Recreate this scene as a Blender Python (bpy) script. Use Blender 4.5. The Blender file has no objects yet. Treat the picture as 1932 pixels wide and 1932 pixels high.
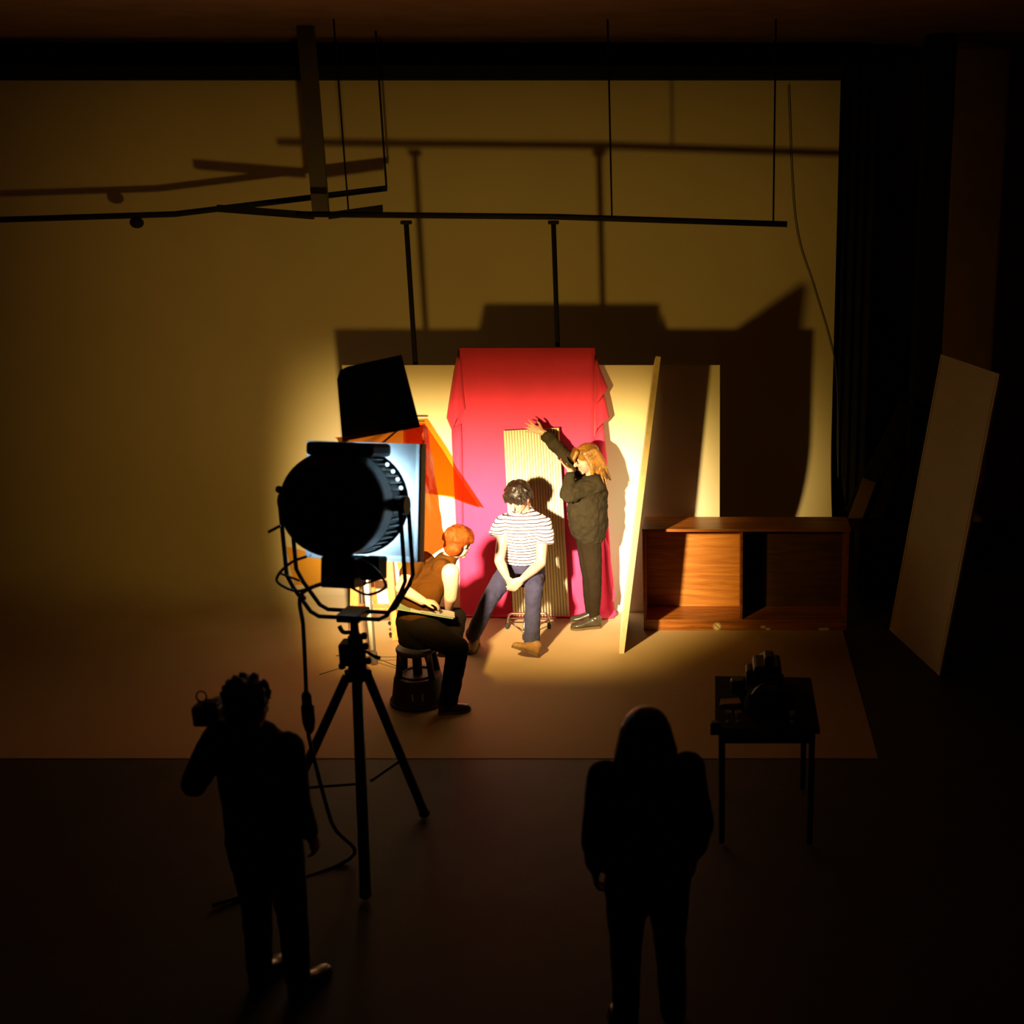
import bpy, bmesh, math, random
from mathutils import Vector as V, Matrix as M
random.seed(7)
sc = bpy.context.scene
R = math.radians

# ------------------------------------------------------------------ camera
F_PX, PPX, PPY, PITCH, CAMZ = 2340.0, 1345.0, 966.0, R(15.7), 3.81
cam_d = bpy.data.cameras.new('camera')
cam = bpy.data.objects.new('camera', cam_d)
sc.collection.objects.link(cam)
cam.location = (0, 0, CAMZ)
cam.rotation_euler = (R(90) - PITCH, 0, 0)
cam_d.sensor_width = 36.0
cam_d.lens = F_PX / 1932.0 * 36.0
cam_d.shift_x = (966.0 - PPX) / 1932.0
cam_d.clip_end = 60
cam_d.dof.use_dof = True
cam_d.dof.focus_distance = 10.3
cam_d.dof.aperture_fstop = 1.7
sc.camera = cam

# ------------------------------------------------------------------ world, exposure
w = bpy.data.worlds.new('studio_dark')
sc.world = w
w.use_nodes = True
w.node_tree.nodes['Background'].inputs[0].default_value = (1.0, 0.45, 0.12, 1)
w.node_tree.nodes['Background'].inputs[1].default_value = 0.0
sc.view_settings.view_transform = 'Standard'
sc.view_settings.look = 'None'
sc.view_settings.gamma = 1.0
sc.view_settings.use_curve_mapping = False
sc.view_settings.exposure = 0.0
LAMP_POWER = 3500.0     # the big studio lamp, the only source in the room
LAMP_SPILL = 0.039      # spill around the hot beam, as a share of it

# ------------------------------------------------------------------ helpers
FW = V((0, math.cos(PITCH), -math.sin(PITCH)))
UP = V((0, math.sin(PITCH), math.cos(PITCH)))
def at(px, py, Y=None, z=None):
    d = FW + V((1, 0, 0)) * ((px - PPX) / F_PX) + UP * ((PPY - py) / F_PX)
    t = Y / d.y if Y is not None else (z - CAMZ) / d.z
    return V((0, 0, CAMZ)) + d * t

COL = sc.collection
def link(o, parent=None):
    COL.objects.link(o)
    if parent is not None:
        o.parent = parent
        o.matrix_parent_inverse = M.Translation(-V(parent.location))
    return o
def tag(o, label=None, cat=None, group=None, kind=None):
    if label: o['label'] = label
    if cat: o['category'] = cat
    if group: o['group'] = group
    if kind: o['kind'] = kind
    return o
def empty(name, loc, label, cat, group=None):
    o = bpy.data.objects.new(name, None)
    o.location = loc
    o.empty_display_size = 0.1
    COL.objects.link(o)
    return tag(o, label, cat, group)
def obj(name, bm, mat, parent=None, smooth=False, bevel=0.0):
    me = bpy.data.meshes.new(name)
    bmesh.ops.recalc_face_normals(bm, faces=bm.faces)
    bm.to_mesh(me); bm.free()
    if smooth:
        for p in me.polygons: p.use_smooth = True
    me.materials.append(mat)
    o = bpy.data.objects.new(name, me)
    link(o, parent)
    if bevel:
        b = o.modifiers.new('bevel', 'BEVEL'); b.width = bevel; b.segments = 2; b.limit_method = 'ANGLE'
    return o

def frame(d, up=V((0, 0, 1))):
    d = V(d).normalized()
    if abs(d.dot(up)) > 0.98: up = V((0, 1, 0))
    x = d.cross(up).normalized()
    return x, d, x.cross(d).normalized()

def add_box(bm, c, s, ax=None):
    c = V(c); x, y, z = ax if ax else (V((1, 0, 0)), V((0, 1, 0)), V((0, 0, 1)))
    vs = []
    for k in (-.5, .5):
        for j in (-.5, .5):
            for i in (-.5, .5):
                vs.append(bm.verts.new(c + x * (i * s[0]) + y * (j * s[1]) + z * (k * s[2])))
    for f in ((0, 1, 3, 2), (4, 6, 7, 5), (0, 4, 5, 1), (2, 3, 7, 6), (0, 2, 6, 4), (1, 5, 7, 3)):
        bm.faces.new([vs[i] for i in f])
    return bm
def box(c, s, ax=None): return add_box(bmesh.new(), c, s, ax)

def add_tube(bm, pts, r, n=10, closed=False, cap=True):
    pts = [V(p) for p in pts]
    rs = r if isinstance(r, (list, tuple)) else [r] * len(pts)
    rings = []; nrm = None
    m = len(pts)
    for i, p in enumerate(pts):
        if closed: t = (pts[(i + 1) % m] - pts[i - 1])
        else: t = (pts[min(i + 1, m - 1)] - pts[max(i - 1, 0)])
        t = t.normalized()
        if nrm is None:
            nrm = t.orthogonal().normalized()
        nrm = (nrm - t * nrm.dot(t)).normalized()
        b = t.cross(nrm)
        rings.append([bm.verts.new(p + (nrm * math.cos(2 * math.pi * k / n) + b * math.sin(2 * math.pi * k / n)) * rs[i]) for k in range(n)])
    for i in range(m if closed else m - 1):
        a, c = rings[i], rings[(i + 1) % m]
        for k in range(n):
            bm.faces.new((a[k], a[(k + 1) % n], c[(k + 1) % n], c[k]))
    if cap and not closed:
        bm.faces.new(rings[0][::-1]); bm.faces.new(rings[-1])
    return bm
def tube(pts, r, n=10, closed=False): return add_tube(bmesh.new(), pts, r, n, closed)

def smoothpath(pts, k=6):
    pts = [V(p) for p in pts]; out = []
    for i in range(len(pts) - 1):
        p0, p1, p2, p3 = pts[max(i - 1, 0)], pts[i], pts[i + 1], pts[min(i + 2, len(pts) - 1)]
        for j in range(k):
            t = j / k
            out.append(0.5 * ((2 * p1) + (p2 - p0) * t + (2 * p0 - 5 * p1 + 4 * p2 - p3) * t * t + (3 * p1 - p0 - 3 * p2 + p3) * t ** 3))
    out.append(pts[-1])
    return out

def add_lathe(bm, prof, c, ax=None, n=32, close=True):
    """prof: (radius, along) pairs, turned about ax[1]-direction given as third vector."""
    c = V(c); x, y, z = ax if ax else (V((1, 0, 0)), V((0, 1, 0)), V((0, 0, 1)))
    rings = []
    for r, h in prof:
        rings.append([bm.verts.new(c + z * h + (x * math.cos(2 * math.pi * k / n) + y * math.sin(2 * math.pi * k / n)) * r) for k in range(n)])
    for a, b in zip(rings, rings[1:]):
        for k in range(n):
            bm.faces.new((a[k], a[(k + 1) % n], b[(k + 1) % n], b[k]))
    if close:
        bm.faces.new(rings[0][::-1]); bm.faces.new(rings[-1])
    return bm
def lathe(prof, c, ax=None, n=32, close=True): return add_lathe(bmesh.new(), prof, c, ax, n, close)

def add_slab(bm, poly, off):
    """a flat outline given in space, made solid by the offset vector"""
    off = V(off)
    a = [bm.verts.new(V(p)) for p in poly]; b = [bm.verts.new(V(p) + off) for p in poly]
    bm.faces.new(a); bm.faces.new(b[::-1])
    n = len(a)
    for i in range(n): bm.faces.new((a[i], b[i], b[(i + 1) % n], a[(i + 1) % n]))
    return bm
def slab(poly, off): return add_slab(bmesh.new(), poly, off)

def add_ell(bm, c, r, ax=None, n=16, m=10):
    c = V(c); x, y, z = ax if ax else (V((1, 0, 0)), V((0, 1, 0)), V((0, 0, 1)))
    top = bm.verts.new(c + z * r[2]); bot = bm.verts.new(c - z * r[2]); rings = []
    for j in range(1, m):
        t = math.pi * j / m
        rings.append([bm.verts.new(c + z * (r[2] * math.cos(t)) + (x * (r[0] * math.cos(2 * math.pi * k / n)) + y * (r[1] * math.sin(2 * math.pi * k / n))) * math.sin(t)) for k in range(n)])
    for k in range(n):
        bm.faces.new((top, rings[0][k], rings[0][(k + 1) % n]))
        bm.faces.new((bot, rings[-1][(k + 1) % n], rings[-1][k]))
    for a, b in zip(rings, rings[1:]):
        for k in range(n): bm.faces.new((a[k], b[k], b[(k + 1) % n], a[(k + 1) % n]))
    return bm
def ell(c, r, ax=None, n=16, m=10): return add_ell(bmesh.new(), c, r, ax, n, m)

def add_cap(bm, p, q, r1, r2, n=14):
    p, q = V(p), V(q); d = q - p; L = d.length
    if L < 1e-5: return add_ell(bm, p, (r1, r1, r1))
    x, y, z = frame(d)
    prof = []
    for j in range(5): t = math.pi / 2 * (1 - j / 4 * 1.0); prof.append((max(r1 * math.cos(t), 1e-4), -r1 * math.sin(t)))
    for j in range(5): t = math.pi / 2 * (j / 4); prof.append((max(r2 * math.cos(t), 1e-4), L + r2 * math.sin(t)))
    return add_lathe(bm, prof, p, (x, z, y), n)
def add_chain(bm, pts):
    """(point, radius) joints joined by tapering limbs"""
    for (p, a), (q, b) in zip(pts, pts[1:]): add_cap(bm, p, q, a, b)
    return bm
def add_loft(bm, secs, n=20):
    """(centre, half-width vector, half-depth vector) sections"""
    rings = [[bm.verts.new(V(c) + V(u) * math.cos(2 * math.pi * k / n) + V(v) * math.sin(2 * math.pi * k / n)) for k in range(n)] for c, u, v in secs]
    for a, b in zip(rings, rings[1:]):
        for k in range(n): bm.faces.new((a[k], a[(k + 1) % n], b[(k + 1) % n], b[k]))
    bm.faces.new(rings[0][::-1]); bm.faces.new(rings[-1])
    return bm
def organic(name, bm, mat, parent, voxel=0.009, smooth=4, factor=0.5, wrinkle=0.0, wsize=0.06):
    """overlapping shapes melted into one continuous skin"""
    o = obj(name, bm, mat, parent, smooth=True)
    m = o.modifiers.new('melt', 'REMESH'); m.mode = 'VOXEL'; m.voxel_size = voxel; m.use_smooth_shade = True
    if smooth:
        s = o.modifiers.new('soft', 'SMOOTH'); s.iterations = smooth; s.factor = factor
    if wrinkle:
        t = bpy.data.textures.new(name + '_folds', 'CLOUDS'); t.noise_scale = wsize; t.noise_depth = 2
        d = o.modifiers.new('folds', 'DISPLACE'); d.texture = t; d.strength = wrinkle; d.mid_level = 0.5; d.texture_coords = 'GLOBAL'
    return o

# ------------------------------------------------------------------ materials
def mat(name, col, rough=0.7, metal=0.0, var=0.12, scale=6.0, bump=0.0, bscale=40.0, sheen=0.0, spec=0.5):
    m = bpy.data.materials.new(name); m.use_nodes = True
    nt = m.node_tree; b = nt.nodes['Principled BSDF']
    b.inputs['Roughness'].default_value = rough
    b.inputs['Metallic'].default_value = metal
    b.inputs['Specular IOR Level'].default_value = spec
    if sheen: b.inputs['Sheen Weight'].default_value = sheen
    tc = nt.nodes.new('ShaderNodeTexCoord')
    n = nt.nodes.new('ShaderNodeTexNoise'); n.inputs['Scale'].default_value = scale; n.inputs['Detail'].default_value = 5
    nt.links.new(tc.outputs['Object'], n.inputs['Vector'])
    r = nt.nodes.new('ShaderNodeValToRGB')
    r.color_ramp.elements[0].position = 0.3; r.color_ramp.elements[1].position = 0.7
    r.color_ramp.elements[0].color = tuple(c * (1 - var) for c in col) + (1,)
    r.color_ramp.elements[1].color = tuple(min(1, c * (1 + var)) for c in col) + (1,)
    nt.links.new(n.outputs['Fac'], r.inputs['Fac'])
    nt.links.new(r.outputs['Color'], b.inputs['Base Color'])
    if bump:
        n2 = nt.nodes.new('ShaderNodeTexNoise'); n2.inputs['Scale'].default_value = bscale; n2.inputs['Detail'].default_value = 4
        nt.links.new(tc.outputs['Object'], n2.inputs['Vector'])
        bp = nt.nodes.new('ShaderNodeBump'); bp.inputs['Strength'].default_value = bump; bp.inputs['Distance'].default_value = 0.01
        nt.links.new(n2.outputs['Fac'], bp.inputs['Height']); nt.links.new(bp.outputs['Normal'], b.inputs['Normal'])
    return m
def mat_bands(name, base, line, period, width, axis=2, rough=0.85, distort=0.0):
    m = mat(name, base, rough, var=0.04, bump=0.15, bscale=30)
    nt = m.node_tree; b = nt.nodes['Principled BSDF']
    tc = nt.nodes.new('ShaderNodeTexCoord'); sp = nt.nodes.new('ShaderNodeSeparateXYZ')
    nt.links.new(tc.outputs['Object'], sp.inputs[0])
    src = sp.outputs[axis]
    if distort:
        nz = nt.nodes.new('ShaderNodeTexNoise'); nz.inputs['Scale'].default_value = 7
        nt.links.new(tc.outputs['Object'], nz.inputs['Vector'])
        ma = nt.nodes.new('ShaderNodeMath'); ma.operation = 'MULTIPLY_ADD'; ma.inputs[1].default_value = distort
        nt.links.new(nz.outputs['Fac'], ma.inputs[0]); nt.links.new(src, ma.inputs[2]); src = ma.outputs[0]
    d = nt.nodes.new('ShaderNodeMath'); d.operation = 'DIVIDE'; d.inputs[1].default_value = period
    f = nt.nodes.new('ShaderNodeMath'); f.operation = 'FRACT'
    g = nt.nodes.new('ShaderNodeMath'); g.operation = 'LESS_THAN'; g.inputs[1].default_value = width
    nt.links.new(src, d.inputs[0]); nt.links.new(d.outputs[0], f.inputs[0]); nt.links.new(f.outputs[0], g.inputs[0])
    mx = nt.nodes.new('ShaderNodeMix'); mx.data_type = 'RGBA'
    old = b.inputs['Base Color'].links[0].from_socket
    nt.links.new(g.outputs[0], mx.inputs['Factor']); nt.links.new(old, mx.inputs['A']); mx.inputs['B'].default_value = line + (1,)
    nt.links.new(mx.outputs['Result'], b.inputs['Base Color'])
    return m
def mat_wood(name, c1, c2, rough=0.4, axis=(1.2, 14, 14)):
    m = mat(name, c1, rough)
    nt = m.node_tree; b = nt.nodes['Principled BSDF']
    tc = nt.nodes.new('ShaderNodeTexCoord'); mp = nt.nodes.new('ShaderNodeMapping'); mp.inputs['Scale'].default_value = axis
    n = nt.nodes.new('ShaderNodeTexNoise'); n.inputs['Scale'].default_value = 2.2; n.inputs['Detail'].default_value = 8; n.inputs['Distortion'].default_value = 0.6
    r = nt.nodes.new('ShaderNodeValToRGB')
    r.color_ramp.elements[0].position = 0.35; r.color_ramp.elements[1].position = 0.68
    r.color_ramp.elements[0].color = c1 + (1,); r.color_ramp.elements[1].color = c2 + (1,)
    nt.links.new(tc.outputs['Object'], mp.inputs[0]); nt.links.new(mp.outputs[0], n.inputs['Vector'])
    nt.links.new(n.outputs['Fac'], r.inputs[0]); nt.links.new(r.outputs[0], b.inputs['Base Color'])
    return m
def mat_gel(name, col, gloss=0.08, diff=0.04, crinkle=0.0):
    m = bpy.data.materials.new(name); m.use_nodes = True
    nt = m.node_tree; nt.nodes.clear()
    out = nt.nodes.new('ShaderNodeOutputMaterial')
    tr = nt.nodes.new('ShaderNodeBsdfTransparent'); tr.inputs[0].default_value = col + (1,)
    gl = nt.nodes.new('ShaderNodeBsdfGlossy'); gl.inputs['Roughness'].default_value = 0.12
    tl = nt.nodes.new('ShaderNodeBsdfTranslucent'); tl.inputs[0].default_value = col + (1,)
    n = nt.nodes.new('ShaderNodeTexNoise'); n.inputs['Scale'].default_value = 9
    tc = nt.nodes.new('ShaderNodeTexCoord'); nt.links.new(tc.outputs['Object'], n.inputs['Vector'])
    if crinkle:
        bp = nt.nodes.new('ShaderNodeBump'); bp.inputs['Strength'].default_value = crinkle
        nt.links.new(n.outputs['Fac'], bp.inputs['Height']); nt.links.new(bp.outputs['Normal'], gl.inputs['Normal'])
    a = nt.nodes.new('ShaderNodeMixShader'); a.inputs[0].default_value = gloss
    b = nt.nodes.new('ShaderNodeMixShader'); b.inputs[0].default_value = diff
    nt.links.new(tr.outputs[0], a.inputs[1]); nt.links.new(gl.outputs[0], a.inputs[2])
    nt.links.new(a.outputs[0], b.inputs[1]); nt.links.new(tl.outputs[0], b.inputs[2])
    nt.links.new(b.outputs[0], out.inputs[0])
    return m
def mat_emit(name, col, s):
    m = bpy.data.materials.new(name); m.use_nodes = True
    b = m.node_tree.nodes['Principled BSDF']
    b.inputs['Base Color'].default_value = col + (1,)
    b.inputs['Emission Color'].default_value = col + (1,)
    b.inputs['Emission Strength'].default_value = s
    return m

MT = dict(
    cyc=mat('cyc_paint', (0.70, 0.62, 0.45), 0.85, var=0.03, scale=1.5, bump=0.05, bscale=12),
    darkfloor=mat('dark_floor', (0.035, 0.025, 0.018), 0.7, var=0.2, scale=3),
    brownwall=mat('brown_wall', (0.20, 0.11, 0.05), 0.85, var=0.2, scale=3),
    blackwall=mat('black_wall', (0.02, 0.018, 0.014), 0.95, var=0.2, scale=3),
    board=mat('white_board', (0.80, 0.76, 0.66), 0.8, var=0.03, scale=3),
    boardedge=mat('board_edge', (0.55, 0.45, 0.28), 0.8, var=0.1, scale=20),
    black=mat('black_metal', (0.012, 0.012, 0.012), 0.45, var=0.2, spec=0.4),
    blackrough=mat('black_paint', (0.015, 0.014, 0.012), 0.85, var=0.2, spec=0.2),
    darkcloth=mat('dark_cloth', (0.02, 0.016, 0.013), 0.95, var=0.25, bump=0.3, spec=0.1),
    chrome=mat('chrome', (0.6, 0.58, 0.52), 0.25, metal=1.0, var=0.05),
    steel=mat('grey_steel', (0.22, 0.21, 0.2), 0.35, metal=0.9, var=0.1),
    rubber=mat('black_rubber', (0.02, 0.02, 0.018), 0.7, var=0.1),
    red=mat('red_cloth', (0.76, 0.048, 0.155), 0.75, var=0.05, scale=4, bump=0.25, bscale=160, sheen=0.15, spec=0.2),
    corr=mat('corrugated_plastic', (0.66, 0.58, 0.40), 0.6, var=0.05),
    groove_shade=mat('corrugation_shade', (0.055, 0.026, 0.008), 0.9),  # dark brown that paints shade into the valleys of the sheet
    wood=mat_wood('teak_wood', (0.20, 0.058, 0.010), (0.40, 0.14, 0.026), 0.4),
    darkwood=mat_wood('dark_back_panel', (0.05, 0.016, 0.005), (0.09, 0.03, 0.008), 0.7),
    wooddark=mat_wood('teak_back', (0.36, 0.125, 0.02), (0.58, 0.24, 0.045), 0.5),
    pale=mat('pale_sticker', (0.62, 0.55, 0.38), 0.7, var=0.1),
    orange=mat_wood('orange_wood', (0.60, 0.22, 0.05), (0.80, 0.36, 0.10), 0.5, axis=(14, 14, 1.5)),
    white=mat('white_sleeve', (0.85, 0.82, 0.75), 0.5, var=0.03),
    skin=mat('skin', (0.42, 0.235, 0.17), 0.55, var=0.06, scale=14),
    skin2=mat('fair_skin', (0.40, 0.22, 0.15), 0.55, var=0.06, scale=14),
    hairdark=mat('dark_brown_hair', (0.013, 0.008, 0.004), 0.42, spec=0.35, var=0.5, scale=26, bump=0.6, bscale=60),
    hairblond=mat('strawberry_blond_hair', (0.19, 0.085, 0.010), 0.42, var=0.45, scale=22, bump=0.5, bscale=60),
    hairred=mat('copper_hair', (0.11, 0.020, 0.0008), 0.7, spec=0.08, var=0.5, scale=22, bump=0.6, bscale=50),
    tee=mat_bands('striped_tee', (0.80, 0.77, 0.68), (0.045, 0.016, 0.012), 0.0268, 0.33, distort=0.018),
    navy=mat('navy_trim', (0.03, 0.03, 0.05), 0.8),
    jeans=mat('blue_jeans', (0.022, 0.021, 0.055), 0.9, var=0.25, scale=9, bump=0.3, bscale=90),
    suede=mat('tan_suede', (0.22, 0.11, 0.03), 0.9, var=0.15, scale=15),
    sole=mat('shoe_sole', (0.10, 0.06, 0.02), 0.9),
    olive=mat('dark_olive_wool', (0.021, 0.016, 0.007), 0.95, var=0.2, scale=18, bump=0.4, bscale=120, spec=0.1),
    legging=mat('black_brown_trousers', (0.017, 0.011, 0.0045), 0.95, var=0.15, bump=0.2, spec=0.1),
    leather=mat('black_leather', (0.035, 0.03, 0.018), 0.3, var=0.3, scale=20),
    browntee=mat('brown_tee', (0.036, 0.012, 0.001), 0.95, var=0.12, scale=9, bump=0.3, spec=0.03),
    trousers=mat('black_trousers', (0.006, 0.0035, 0.002), 0.95, var=0.2, spec=0.06),
    stool=mat('brown_grey_stool', (0.028, 0.016, 0.008), 0.6, var=0.15, spec=0.2),
    paper=mat('paper', (0.26, 0.24, 0.22), 0.8, var=0.08),
    papergreen=mat('pale_green_card', (0.15, 0.19, 0.10), 0.8, var=0.06),
    lens=mat_emit('glowing_lens', (0.50, 0.80, 1.0), 10.0),
    leak=mat_emit('light_leak', (0.62, 0.88, 1.0), 2.0),
    frameback=mat('white_frame', (0.88, 0.92, 0.94), 0.45, var=0.15, scale=9),
    gel=mat_gel('orange_gel', (1.0, 0.56, 0.10)),
    gelbrown=mat_gel('orange_gel_doubled', (0.26, 0.085, 0.010), 0.16, 0.05, crinkle=0.6),
    eye=mat('eye', (0.03, 0.02, 0.015), 0.2),
    lip=mat('lip', (0.42, 0.14, 0.10), 0.5),
    grey=mat('grey_plastic', (0.10, 0.09, 0.08), 0.6),
    tape=mat('yellow_tape', (0.45, 0.38, 0.08), 0.7),
)

def brown_floor(m, front_col):
    """paint of the cove, blending to a browner tone towards the front"""
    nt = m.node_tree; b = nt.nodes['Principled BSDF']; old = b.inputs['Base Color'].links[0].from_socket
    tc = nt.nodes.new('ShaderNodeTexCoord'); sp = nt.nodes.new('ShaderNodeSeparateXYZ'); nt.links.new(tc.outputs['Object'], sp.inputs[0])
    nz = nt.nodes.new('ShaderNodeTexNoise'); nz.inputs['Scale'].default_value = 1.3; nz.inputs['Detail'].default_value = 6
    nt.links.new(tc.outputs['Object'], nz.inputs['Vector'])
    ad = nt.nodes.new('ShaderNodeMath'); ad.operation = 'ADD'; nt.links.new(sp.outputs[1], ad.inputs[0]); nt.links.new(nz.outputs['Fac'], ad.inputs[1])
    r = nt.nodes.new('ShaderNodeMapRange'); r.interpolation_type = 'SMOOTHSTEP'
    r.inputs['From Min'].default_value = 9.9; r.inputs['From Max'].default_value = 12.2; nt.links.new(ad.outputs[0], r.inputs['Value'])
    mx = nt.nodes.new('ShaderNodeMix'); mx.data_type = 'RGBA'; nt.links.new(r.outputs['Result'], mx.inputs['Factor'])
    mx.inputs['A'].default_value = front_col + (1,); nt.links.new(old, mx.inputs['B']); nt.links.new(mx.outputs['Result'], b.inputs['Base Color'])
brown_floor(MT['cyc'], (0.37, 0.255, 0.125))

# ------------------------------------------------------------------ the setting
CYC_Y, CYC_X0, CYC_X1, COVE, CEIL = 12.0, -7.7, 1.17, 1.25, 4.9
def struct(name, bm, m, smooth=False):
    return tag(obj(name, bm, m, None, smooth), kind='structure')
bm = bmesh.new()
prof = [(7.5, 0.0), (8.2, 0.0), (CYC_Y - COVE, 0.0)]
for i in range(1, 17):
    t = math.pi / 2 * i / 16
    prof.append((CYC_Y - COVE + COVE * math.sin(t), COVE * (1 - math.cos(t))))
prof += [(CYC_Y, 2.6), (CYC_Y, 4.55)]
def sweep(prof, x0, x1, back):
    bm = bmesh.new(); rings = []
    for x in (x0, x1):
        rings.append([bm.verts.new((x, y, z)) for y, z in prof] + [bm.verts.new(p) for p in ((x, back, prof[-1][1]), (x, back, prof[0][1] - .02), (x, prof[0][0], prof[0][1] - .02))])
    n = len(rings[0])
    for i in range(n):
        bm.faces.new((rings[0][i], rings[0][(i + 1) % n], rings[1][(i + 1) % n], rings[1][i]))
    bm.faces.new(rings[0]); bm.faces.new(rings[1][::-1])
    return bm
cove = [p for p in prof if p[0] >= CYC_Y - COVE - 1e-6]
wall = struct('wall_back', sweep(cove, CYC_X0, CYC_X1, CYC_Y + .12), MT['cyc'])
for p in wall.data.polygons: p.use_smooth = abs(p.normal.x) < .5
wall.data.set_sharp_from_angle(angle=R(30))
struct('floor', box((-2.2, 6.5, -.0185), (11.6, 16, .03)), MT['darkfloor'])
struct('floor', box(((CYC_X0 + CYC_X1 - .07) / 2, (7.5 + CYC_Y - COVE) / 2, -.010), (CYC_X1 - .07 - CYC_X0, CYC_Y - COVE - 7.5, .02)), MT['cyc'])  # paint stops where the light fades; dark floor in front stands in for shade
struct('wall_left', box((CYC_X0 - .08, 6.0, CEIL / 2), (.16, 14.5, CEIL)), MT['blackwall'])
struct('wall_rear', box((2.4, 13.2, CEIL / 2), (3.2, .1, CEIL)), MT['brownwall'])
struct('wall_right', box((3.45, 6.0, CEIL / 2), (.1, 14.5, CEIL)), MT['brownwall'])
struct('ceiling', box((-2.2, 6.0, CEIL + .05), (11.6, 14.6, .1)), MT['brownwall'])
struct('trim_1', box(((CYC_X0 + CYC_X1) / 2, CYC_Y - .03, 4.60), (CYC_X1 - CYC_X0, .18, .12)), MT['blackrough'])

# ------------------------------------------------------------------ backdrop set
PAN_Y = 10.30
xl, xr = at(663, 900, Y=PAN_Y).x, at(1358, 830, Y=PAN_Y).x
zt = at(1000, 689, Y=PAN_Y).z
t = empty('white_flat', (0.5 * (xl + xr), PAN_Y, 0), 'wide white painted flat standing upright behind the red cloth', 'panel')
obj('face_panel', box(((xl + xr) / 2, PAN_Y, zt / 2 + .002), (xr - xl, .02, zt)), MT['board'], t)
for xx in (xl + .03, (xl + xr) / 2, xr - .03):
    obj('batten', box((xx, PAN_Y + .03, zt / 2 - .02), (.05, .04, zt - .06)), MT['orange'], t)

# red cloth: rows from the top edge to the floor
CY_ = 10.2
rows = [(657, 866, 1121), (690, 860, 1127), (730, 854, 1136), (770, 849, 1138), (800, 853, 1138), (840, 858, 1140), (900, 862, 1143),
        (960, 865, 1146), (1020, 867, 1150), (1080, 868, 1154), (1120, 869, 1157), (1148, 870, 1160)]
grid = []
N1, NC, N2 = 7, 26, 9
for i, (py, L, Rr) in enumerate(rows):
    row = []
    k = i / (len(rows) - 1)
    for j in range(N1):
        f = j / N1
        row.append(at(L + (868 - L) * f - .0, py, Y=CY_ + .055 * (1 - f) + .018 * math.sin(f * 9 + k * 1.5) * min(1, 3 * k)))
    for j in range(NC):
        f = j / (NC - 1)
        row.append(at(868 + (1121.5 - 868) * f, py, Y=CY_ + .004 * math.sin(f * 21 + 2 * k) * k))
    for j in range(1, N2 + 1):
        f = j / N2
        row.append(at(1121.5 + (Rr - 1121.5) * f, py, Y=CY_ + .05 * f + .022 * math.sin(f * 10 + k * 2) * min(1, 3 * k)))
    grid.append(row)
last = grid[-1]
for py0, py1, zz in ((1158, 1160, .02), (1166, 1176, .012), (1168, 1182, .012)):
    row = []
    for j, p in enumerate(last):
        f = j / (len(last) - 1)
        bulge = 0.5 + .5 * math.sin(f * 17)
        y = CY_ - (.015 if zz > .015 else (.06 if py1 < 1180 else .10) * (0.25 + 1.0 * f ** .7 * (0.55 + .45 * bulge)))
        row.append(V((p.x + .02 * math.sin(f * 11) * (zz < .015) + .02 * (f > .9), y, zz + .008 * bulge)))
    grid.append(row)
# top edge folds back over its support
toprow = [V((p.x, p.y + .05, p.z + .004)) for p in grid[0]]
hang = [V((p.x, p.y + .055, p.z - .25)) for p in grid[0]]
grid = [hang, toprow] + grid
bm = bmesh.new()
vv = [[bm.verts.new(p) for p in r] for r in grid]
for a, b in zip(vv, vv[1:]):
    for k in range(len(a) - 1): bm.faces.new((a[k], a[k + 1], b[k + 1], b[k]))
t = empty('red_cloth', (at(990, 1150, Y=CY_).x, CY_, 0), 'crimson red cloth draped flat down to the floor behind the seated man', 'cloth')
o = obj('drape', bm, MT['red'], t, smooth=True)
s = o.modifiers.new('thickness', 'SOLIDIFY'); s.thickness = .004
def fold(name, pts, parent, thick=.006):
    """a hanging fold: outline with its own depths, bulged in the middle"""
    bm = bmesh.new()
    P = [at(*q[:2], Y=q[2]) for q in pts]
    c = sum(P, V()) / len(P) + V((0, -.03, 0))
    cv = bm.verts.new(c); vs = [bm.verts.new(p) for p in P]
    for i in range(len(vs)): bm.faces.new((cv, vs[i], vs[(i + 1) % len(vs)]))
    bmesh.ops.subdivide_edges(bm, edges=bm.edges[:], cuts=2, use_grid_fill=True)
    o = obj(name, bm, MT['red'], parent, smooth=True)
    s = o.modifiers.new('thickness', 'SOLIDIFY'); s.thickness = thick
    return o
fold('cloth_fold', [(866, 660, 10.19), (857, 700, 10.2), (843, 788, 10.17), (848, 800, 10.16), (853, 812, 10.15), (862, 790, 10.13), (877, 772, 10.18), (872, 720, 10.19)], t)
fold('cloth_fold', [(1122, 668, 10.19), (1133, 700, 10.19), (1146.5, 732, 10.17), (1140, 742, 10.15), (1129, 757, 10.14), (1123, 770, 10.18)], t)
fold('cloth_fold', [(1123, 752, 10.18), (1140, 744, 10.17), (1149, 787, 10.17), (1140, 796, 10.14), (1127, 808, 10.13), (1122, 824, 10.18)], t)
fold('cloth_fold', [(1124, 815, 10.18), (1138, 800, 10.17), (1146, 880, 10.18), (1141, 930, 10.17), (1126, 900, 10.18)], t)
fold('cloth_fold', [(852, 808, 10.17), (870, 800, 10.17), (872, 900, 10.18), (873, 1020, 10.18), (864, 1060, 10.19), (857, 900, 10.19)], t)
fold('cloth_fold', [(1140, 1010, 10.18), (1148, 1030, 10.16), (1160, 1120, 10.15), (1158, 1138, 10.15), (1149, 1125, 10.17), (1143, 1070, 10.18)], t)

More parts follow.
